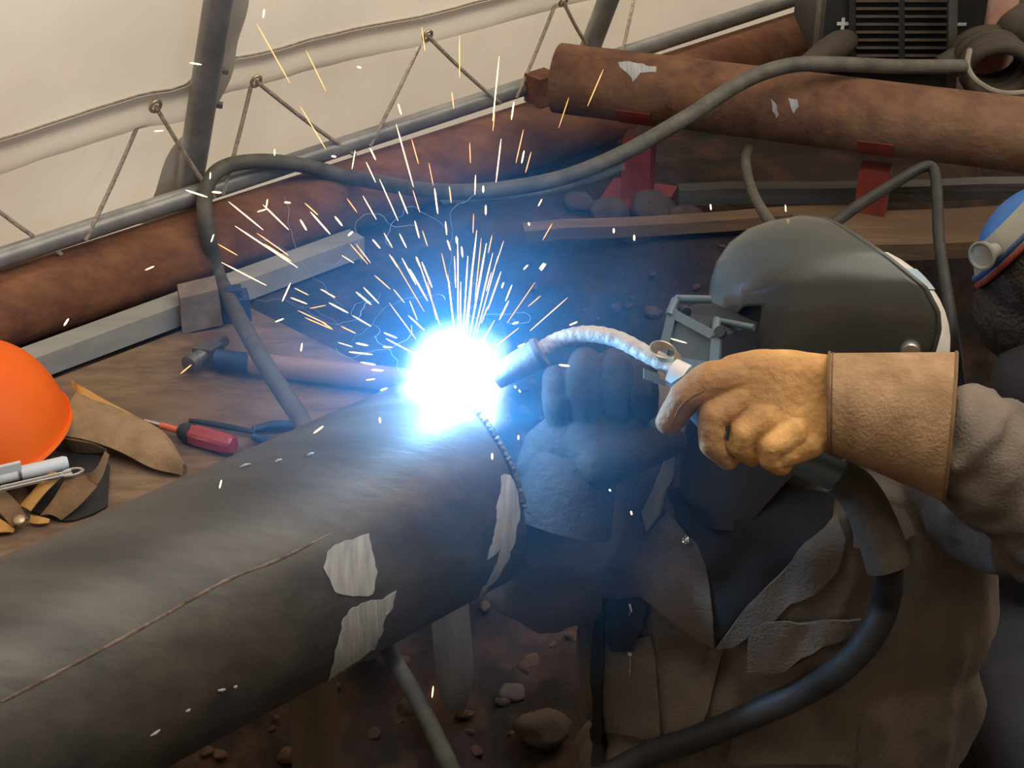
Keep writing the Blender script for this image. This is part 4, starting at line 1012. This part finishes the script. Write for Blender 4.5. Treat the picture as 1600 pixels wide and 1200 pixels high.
# ================================================================== SECOND PERSON
p2 = empty('person', (P(1690, 700, 2.15).x, P(1690, 700, 2.15).y, 0), 'person in dark navy top and blue cap at the right edge', 'person')
hc2 = P(1652, 408, 2.10)
def fig2(k, g, head):
    mb = MB(); sh1, sh2 = P(1640, 600, 2.12), P(1860, 640, 2.2)
    mb.cap(sh1, .07 * k + g, sh2, .07 * k + g); mid = (sh1 + sh2) / 2
    mb.ell(mid - Z * .16, (.19 * k + g, .13 * k + g, .24)); mb.ell(V((mid.x, mid.y, .12)), (.18 * k + g, .15 * k + g, .13))
    mb.chain([sh1, sh1 + V((-.02, .06, -.24)), sh1 + V((.10, -.08, -.36))], [.06 * k + g, .048 * k + g, .04 * k + g])
    mb.chain([sh2, sh2 + V((.04, .02, -.26)), sh2 + V((-.06, -.16, -.34))], [.06 * k + g, .048 * k + g, .04 * k + g])
    for q in (-1, 1): mb.chain([V((mid.x + .09 * q, mid.y, .12)), V((mid.x + .12 * q, mid.y - .34, .13)), V((mid.x + .12 * q, mid.y - .1, .06))], [.09 * k + g, .07 * k + g, .05 * k + g])
    if head:
        mb.cap(hc2 + V((.02, .0, -.08)), .055, mid + Z * .04, .06)
        mb.ell(hc2 + V((.0, 0, -.02)), (.088, .075, .11)); mb.ell(hc2 + V((.03, -.01, -.08)), (.06, .055, .06)); mb.cap(hc2 + V((.085, 0, -.03)), .012, hc2 + V((.10, 0, -.06)), .014)
        mb.ell(hc2 + V((.0, -.078, -.03)), (.018, .01, .03))
    return mb
obj('body', remesh(fig2(.82, 0, True), .010, 3), 'skin', p2)
obj('jacket', remesh(fig2(1, .006, False), .010, 6, .5, cloth_wr(.007, 7, 5)), 'navy', p2, 'dark navy work top', sharp=80)
ha = (RT * -.72 + UP * .69 + FW * .08).normalized(); hb = (RT - ha * RT.dot(ha)).normalized(); hcx = ha.cross(hb)
def hatq(th_, ph, g=0.0): return hc2 + (hb * math.cos(th_) + hcx * math.sin(th_)) * ((.100 + g) * math.cos(ph)) + ha * ((.100 + g) * math.sin(ph))
TT = np.linspace(0, 2 * math.pi, 49)
obj('cap_crown', MB().grid([[hatq(t, math.radians(56 + 34 * j / 12)) for t in TT] for j in range(13)], .002), 'bluehat', p2, 'bright blue cap crown')
obj('cap_band', MB().grid([[hatq(t, math.radians(30 + 27 * j / 6), .002) for t in TT] for j in range(7)], .002), 'greyplastic', p2, 'dull grey cap band')
mb = MB(); mb.ring([hatq(t, math.radians(29), .002) for t in TT], .0035, 8, False); obj('trim', mb, 'redpaint', p2, 'red trim line')
mb = MB(); mb.ring([hatq(t, math.radians(34), .003) for t in TT], .0035, 8, False); obj('trim', mb, 'bluerub', p2, 'blue trim line')
hr = MB(); hr.ell(hc2, (.094, .094, .094), (hb, hcx, ha)); hr.ell(hc2 + V((-.02, 0, -.07)), (.075, .075, .075)); obj('hair', remesh(hr, .006, 3, .5, lambda v: .002 * nz(v, 60)), 'hair', p2, sharp=80)
kc = P(1533, 400, 2.035); kd = V((-.75, -.65, .1)).normalized()
mb = MB(); mb.lathe(kc, kd, [(-.03, .010), (-.012, .011), (-.006, .0175), (.0, .0185), (.001, .016), (-.002, .013), (-.002, 0)], 28); obj('cap_knob', mb, 'greyplastic', p2, 'round grey knob')

# ================================================================== ARC, SPARKS, SMOKE
ld = bpy.data.lights.new('arc_light', 'POINT'); ld.energy = 4.0; ld.color = (.20, .52, 1.0); ld.shadow_soft_size = .012
lo_ = bpy.data.objects.new('arc_light', ld); C.objects.link(lo_); lo_.location = ARC + Z * .03 + N * .012
def arc_mat():
    m = bpy.data.materials.new('arc_plasma'); m.use_nodes = True; nt = m.node_tree; L = nt.links.new
    nt.nodes.remove(nt.nodes['Principled BSDF']); o = nt.nodes['Material Output']
    tc = nd(nt, 'ShaderNodeTexCoord'); ln = nd(nt, 'ShaderNodeVectorMath', operation='LENGTH')
    ns = nd(nt, 'ShaderNodeTexNoise'); ns.inputs['Scale'].default_value = 2.6; ns.inputs['Detail'].default_value = 3
    L(tc.outputs['Object'], ns.inputs[0])
    L(tc.outputs['Object'], ln.inputs[0])
    ad = nd(nt, 'ShaderNodeMath', operation='MULTIPLY_ADD'); L(ns.outputs['Fac'], ad.inputs[0]); ad.inputs[1].default_value = .55; L(ln.outputs['Value'], ad.inputs[2])
    mr = nd(nt, 'ShaderNodeMapRange'); mr.inputs['From Min'].default_value = .95; mr.inputs['From Max'].default_value = .40; mr.inputs['To Min'].default_value = 0; mr.inputs['To Max'].default_value = 1
    L(ad.outputs[0], mr.inputs['Value'])
    pw = nd(nt, 'ShaderNodeMath', operation='POWER'); L(mr.outputs[0], pw.inputs[0]); pw.inputs[1].default_value = 2.2
    mu = nd(nt, 'ShaderNodeMath', operation='MULTIPLY'); L(pw.outputs[0], mu.inputs[0]); mu.inputs[1].default_value = 160.0
    e = nd(nt, 'ShaderNodeEmission'); e.inputs[0].default_value = (.62, .82, 1, 1); L(mu.outputs[0], e.inputs['Strength'])
    L(e.outputs[0], o.inputs['Volume']); return m
M['arc'] = arc_mat()
mb = MB(); mb.ell((0, 0, 0), (1, 1, 1), nu=32, nv=20)
ao = obj('welding_arc', mb, 'arc', label='blinding white welding arc on top of the pipe end', cat='arc', origin=(0, 0, 0))
ao.location = P(714, 600, 1.735); ao.scale = (.101, .101, .112)

SP = """401 37 453 130;478 78 509 142;469 166 509 233;413 14 411 28;296 98 315 101;241 205 255 204;429 233 429 243;518 244 525 245;555 235 550 264;329 269 328 280;331 300 346 301;290 297 324 308;357 315 411 359;411 320 451 359;418 311 416 324;402 331 416 327;444 316 454 317;476 317 497 336;485 331 516 366;523 338 535 353;542 310 558 332;367 353 465 418;413 381 455 408;401 364 451 399;334 366 330 378;340 381 371 399;469 343 479 360;551 362 544 368;534 399 553 411;346 410 416 446;241 416 227 422;
659 42 664 80;718 56 718 122;780 88 770 189;773 175 770 205;706 143 709 170;622 162 627 179;803 159 799 187;889 152 873 200;943 108 918 166;558 104 564 106;619 194 646 292;643 217 654 256;578 231 587 250;572 253 587 285;593 280 622 345;670 254 677 290;679 294 684 334;623 299 637 334;645 297 656 332;567 306 588 343;734 223 735 255;783 217 775 285;818 202 806 255;819 235 815 255;830 237 821 270;743 273 742 304;755 290 755 301;702 291 705 317;759 320 759 336;847 311 841 322;863 349 848 375;740 334 739 364;696 346 698 367;699 375 704 391;713 369 714 381;721 385 723 402;600 364 613 387;624 365 635 387;582 374 594 388;769 367 763 395;787 376 775 413;547 381 575 413;556 381 579 411;608 397 621 418;650 401 657 418;826 348 827 352;850 411 843 420;959 357 959 364;991 367 991 376;1110 319 1111 328;1227 320 1228 331;
612 400 663 487;628 403 650 445;652 402 687 507;659 409 675 449;731 400 724 519;700 430 710 520;715 372 716 510;745 360 728 510;760 380 735 520;770 395 740 525;778 400 745 520;752 372 742 470;766 410 752 470;720 440 719 515;738 430 730 520;502 452 523 465;514 473 544 489;551 493 580 510;556 456 580 476;568 449 592 474;615 452 632 473;608 473 650 530;638 493 663 516;603 529 650 554;545 550 582 554;563 566 587 570;580 578 599 579;572 594 586 592;556 536 575 540;598 542 613 543;528 535 551 542;533 510 556 521;500 501 519 514;594 610 605 606;593 652 594 661;836 441 792 505;845 462 825 479;887 465 828 517;811 512 776 540;773 500 741 557;762 479 752 505;783 424 762 484;787 441 784 450;825 414 818 421;853 412 845 423;902 503 890 508;810 503 801 506;820 537 809 542;804 603 806 606;811 609 813 613;810 680 810 687;769 708 769 718;873 570 890 572;
460 450 482 461;454 465 480 475;500 452 524 464;484 482 509 477;465 485 510 506;476 496 520 515;430 503 443 498;472 536 470 549;454 442 441 471;282 584 299 570;490 677 505 666;100 509 107 498;343 763 346 750;677 1072 675 1090;986 799 987 804;952 765 954 767;1048 529 1073 536;600 520 620 528;640 470 652 500;668 440 682 500;690 395 700 440;640 420 668 470;585 430 610 452;660 360 668 385;648 345 655 372;710 400 712 450;795 470 780 500;800 445 790 470;768 425 760 455"""
SPL = {(677, 1072): 'lone bright spark falling below the steel pipe over the dirt', (1048, 529): 'pinkish spark in front of the welding lens', (343, 763): 'lone orange spark above the upper left of the steel pipe',
       (490, 677): 'short spark at the upper edge of the steel pipe beside the pliers', (282, 584): 'bright spark just below the hammer head', (100, 509): 'lone spark in front of the rusty pipe above the hard hat',
       (986, 799): 'tiny orange spark in front of the open collar', (952, 765): 'tiny red spark beside the dark gauntlet', (943, 108): 'long spark in front of the raised rusty pipe end', (889, 152): 'long spark just left of and below the raised pipe end',
       (1110, 319): 'short red spark in front of the dark gap between planks', (1227, 320): 'short red spark directly above the grey helmet', (401, 37): 'very long spark high before the upper tarpaulin right of the post', (718, 56): 'long upright spark before the upper tarp near the gathered hem',
       (241, 416): 'spark before the long rusty pipe left of the hanging cable', (241, 205): 'short white spark below the left eyelet', (296, 98): 'thin spark beside the left post', (873, 570): 'reddish spark over the dark glove fingers', (1, 1): ''}
M['spark'] = mat('hot_metal', (1, .5, .2), emit=(1.0, .34, .10), estr=1.25)
M['spark_hot'] = mat('hotter_metal', (1, .8, .5), emit=(1.0, .58, .27), estr=2.1)
mb = MB(); mb.ring([(0, 0, -.5), (0, 0, -.3), (0, 0, .3), (0, 0, .5)], [.25, 1, 1, .35], 6)
me1 = None; meshes = {}
for mm in ('spark', 'spark_hot'):
    me = bpy.data.meshes.new('spark'); me.from_pydata(mb.v, [], mb.f); me.materials.append(M[mm]); me.shade_smooth(); meshes[mm] = me
for i, seg in enumerate(SP.replace('\n', '').split(';')):
    x0, y0, x1, y1 = map(float, seg.split())
    rx = math.hypot((x0 + x1) / 2 - 714, (y0 + y1) / 2 - 600)
    t = 1.735 + random.uniform(-.30, .25) * min(1, rx / 400)
    if y0 > 640: t = min(t, 1.55)
    if x0 > 860 and y0 > 480: t = min(t, 1.60)
    a, b = P(x0, y0, t), P(x1, y1, t + random.uniform(-.01, .01)); d = b - a
    ln_ = math.hypot(x1 - x0, y1 - y0); hot = (ln_ < 22) or random.random() < .38
    o = bpy.data.objects.new('spark', meshes['spark_hot' if hot else 'spark']); C.objects.link(o)
    o.location = (a + b) / 2; o.rotation_euler = d.to_track_quat('Z', 'Y').to_euler()
    wpx = random.uniform(.68, 1.05) * (1.25 if ln_ < 22 else 1.0) * (1.2 if hot else .85); r = wpx * t / FPX
    o.scale = (r, r, max(d.length, .004))
    meta(o, SPL.get((int(x0), int(y0)), 'glowing orange spark flying from the welding arc'), 'spark', 'flying welding sparks')
# curling fume threads
mb = MB(); rnd = random.Random(3)
for k in range(12):
    x, y = rnd.uniform(540, 730), rnd.uniform(360, 560); q = rnd.uniform(0, 6.28); pts_ = []
    for j in range(26):
        q += rnd.uniform(-.55, .62); x += 7 * math.cos(q); y += 6 * math.sin(q) - 1.5; pts_.append(P(x, y, 1.72 + .10 * math.sin(k * 1.7) + .002 * j))
    mb.ring(curve_pts(pts_, 60), .0002, 4)
M['thread'] = mat('fume_thread', (.25, .28, .30), rough=.9)
obj('fume_threads', mb, 'thread', label='fine pale curling threads of fume round the sparks', cat='smoke', kind='stuff')
# smoke lit by the arc, tinted and widened to carry its bluish bloom
def smoke_mat():
    m = bpy.data.materials.new('fume'); m.use_nodes = True; nt = m.node_tree; L = nt.links.new
    nt.nodes.remove(nt.nodes['Principled BSDF']); o = nt.nodes['Material Output']
    tc = nd(nt, 'ShaderNodeTexCoord'); ln = nd(nt, 'ShaderNodeVectorMath', operation='LENGTH'); L(tc.outputs['Object'], ln.inputs[0])
    mr = nd(nt, 'ShaderNodeMapRange'); mr.inputs['From Min'].default_value = 1; mr.inputs['From Max'].default_value = .0; L(ln.outputs['Value'], mr.inputs['Value'])
    ns = nd(nt, 'ShaderNodeTexNoise'); ns.inputs['Scale'].default_value = 3.4; ns.inputs['Detail'].default_value = 5; ns.inputs['Distortion'].default_value = 1.2; L(tc.outputs['Object'], ns.inputs[0])
    r = nd(nt, 'ShaderNodeMapRange'); r.inputs['From Min'].default_value = .42; r.inputs['From Max'].default_value = .66; L(ns.outputs['Fac'], r.inputs['Value'])
    r.inputs['To Min'].default_value = .40; r.inputs['To Max'].default_value = 1.0
    pw = nd(nt, 'ShaderNodeMath', operation='POWER'); L(mr.outputs[0], pw.inputs[0]); pw.inputs[1].default_value = 1.2
    mu = nd(nt, 'ShaderNodeMath', operation='MULTIPLY'); L(pw.outputs[0], mu.inputs[0]); L(r.outputs[0], mu.inputs[1])
    m2 = nd(nt, 'ShaderNodeMath', operation='MULTIPLY'); L(mu.outputs[0], m2.inputs[0]); m2.inputs[1].default_value = 1.9
    v = nd(nt, 'ShaderNodeVolumeScatter'); v.inputs['Color'].default_value = (.15, .56, 1, 1); v.inputs['Anisotropy'].default_value = .0
    L(m2.outputs[0], v.inputs['Density']); L(v.outputs[0], o.inputs['Volume']); return m
M['fume'] = smoke_mat()
mb = MB(); mb.ell((0, 0, 0), (1, 1, 1), nu=32, nv=20)
so = obj('fume_cloud', mb, 'fume', label='welding fume round the arc, tinted blue for its glow', cat='smoke', kind='stuff', origin=(0, 0, 0))
so.location = P(715, 610, 1.70); so.scale = (.34, .34, .34)
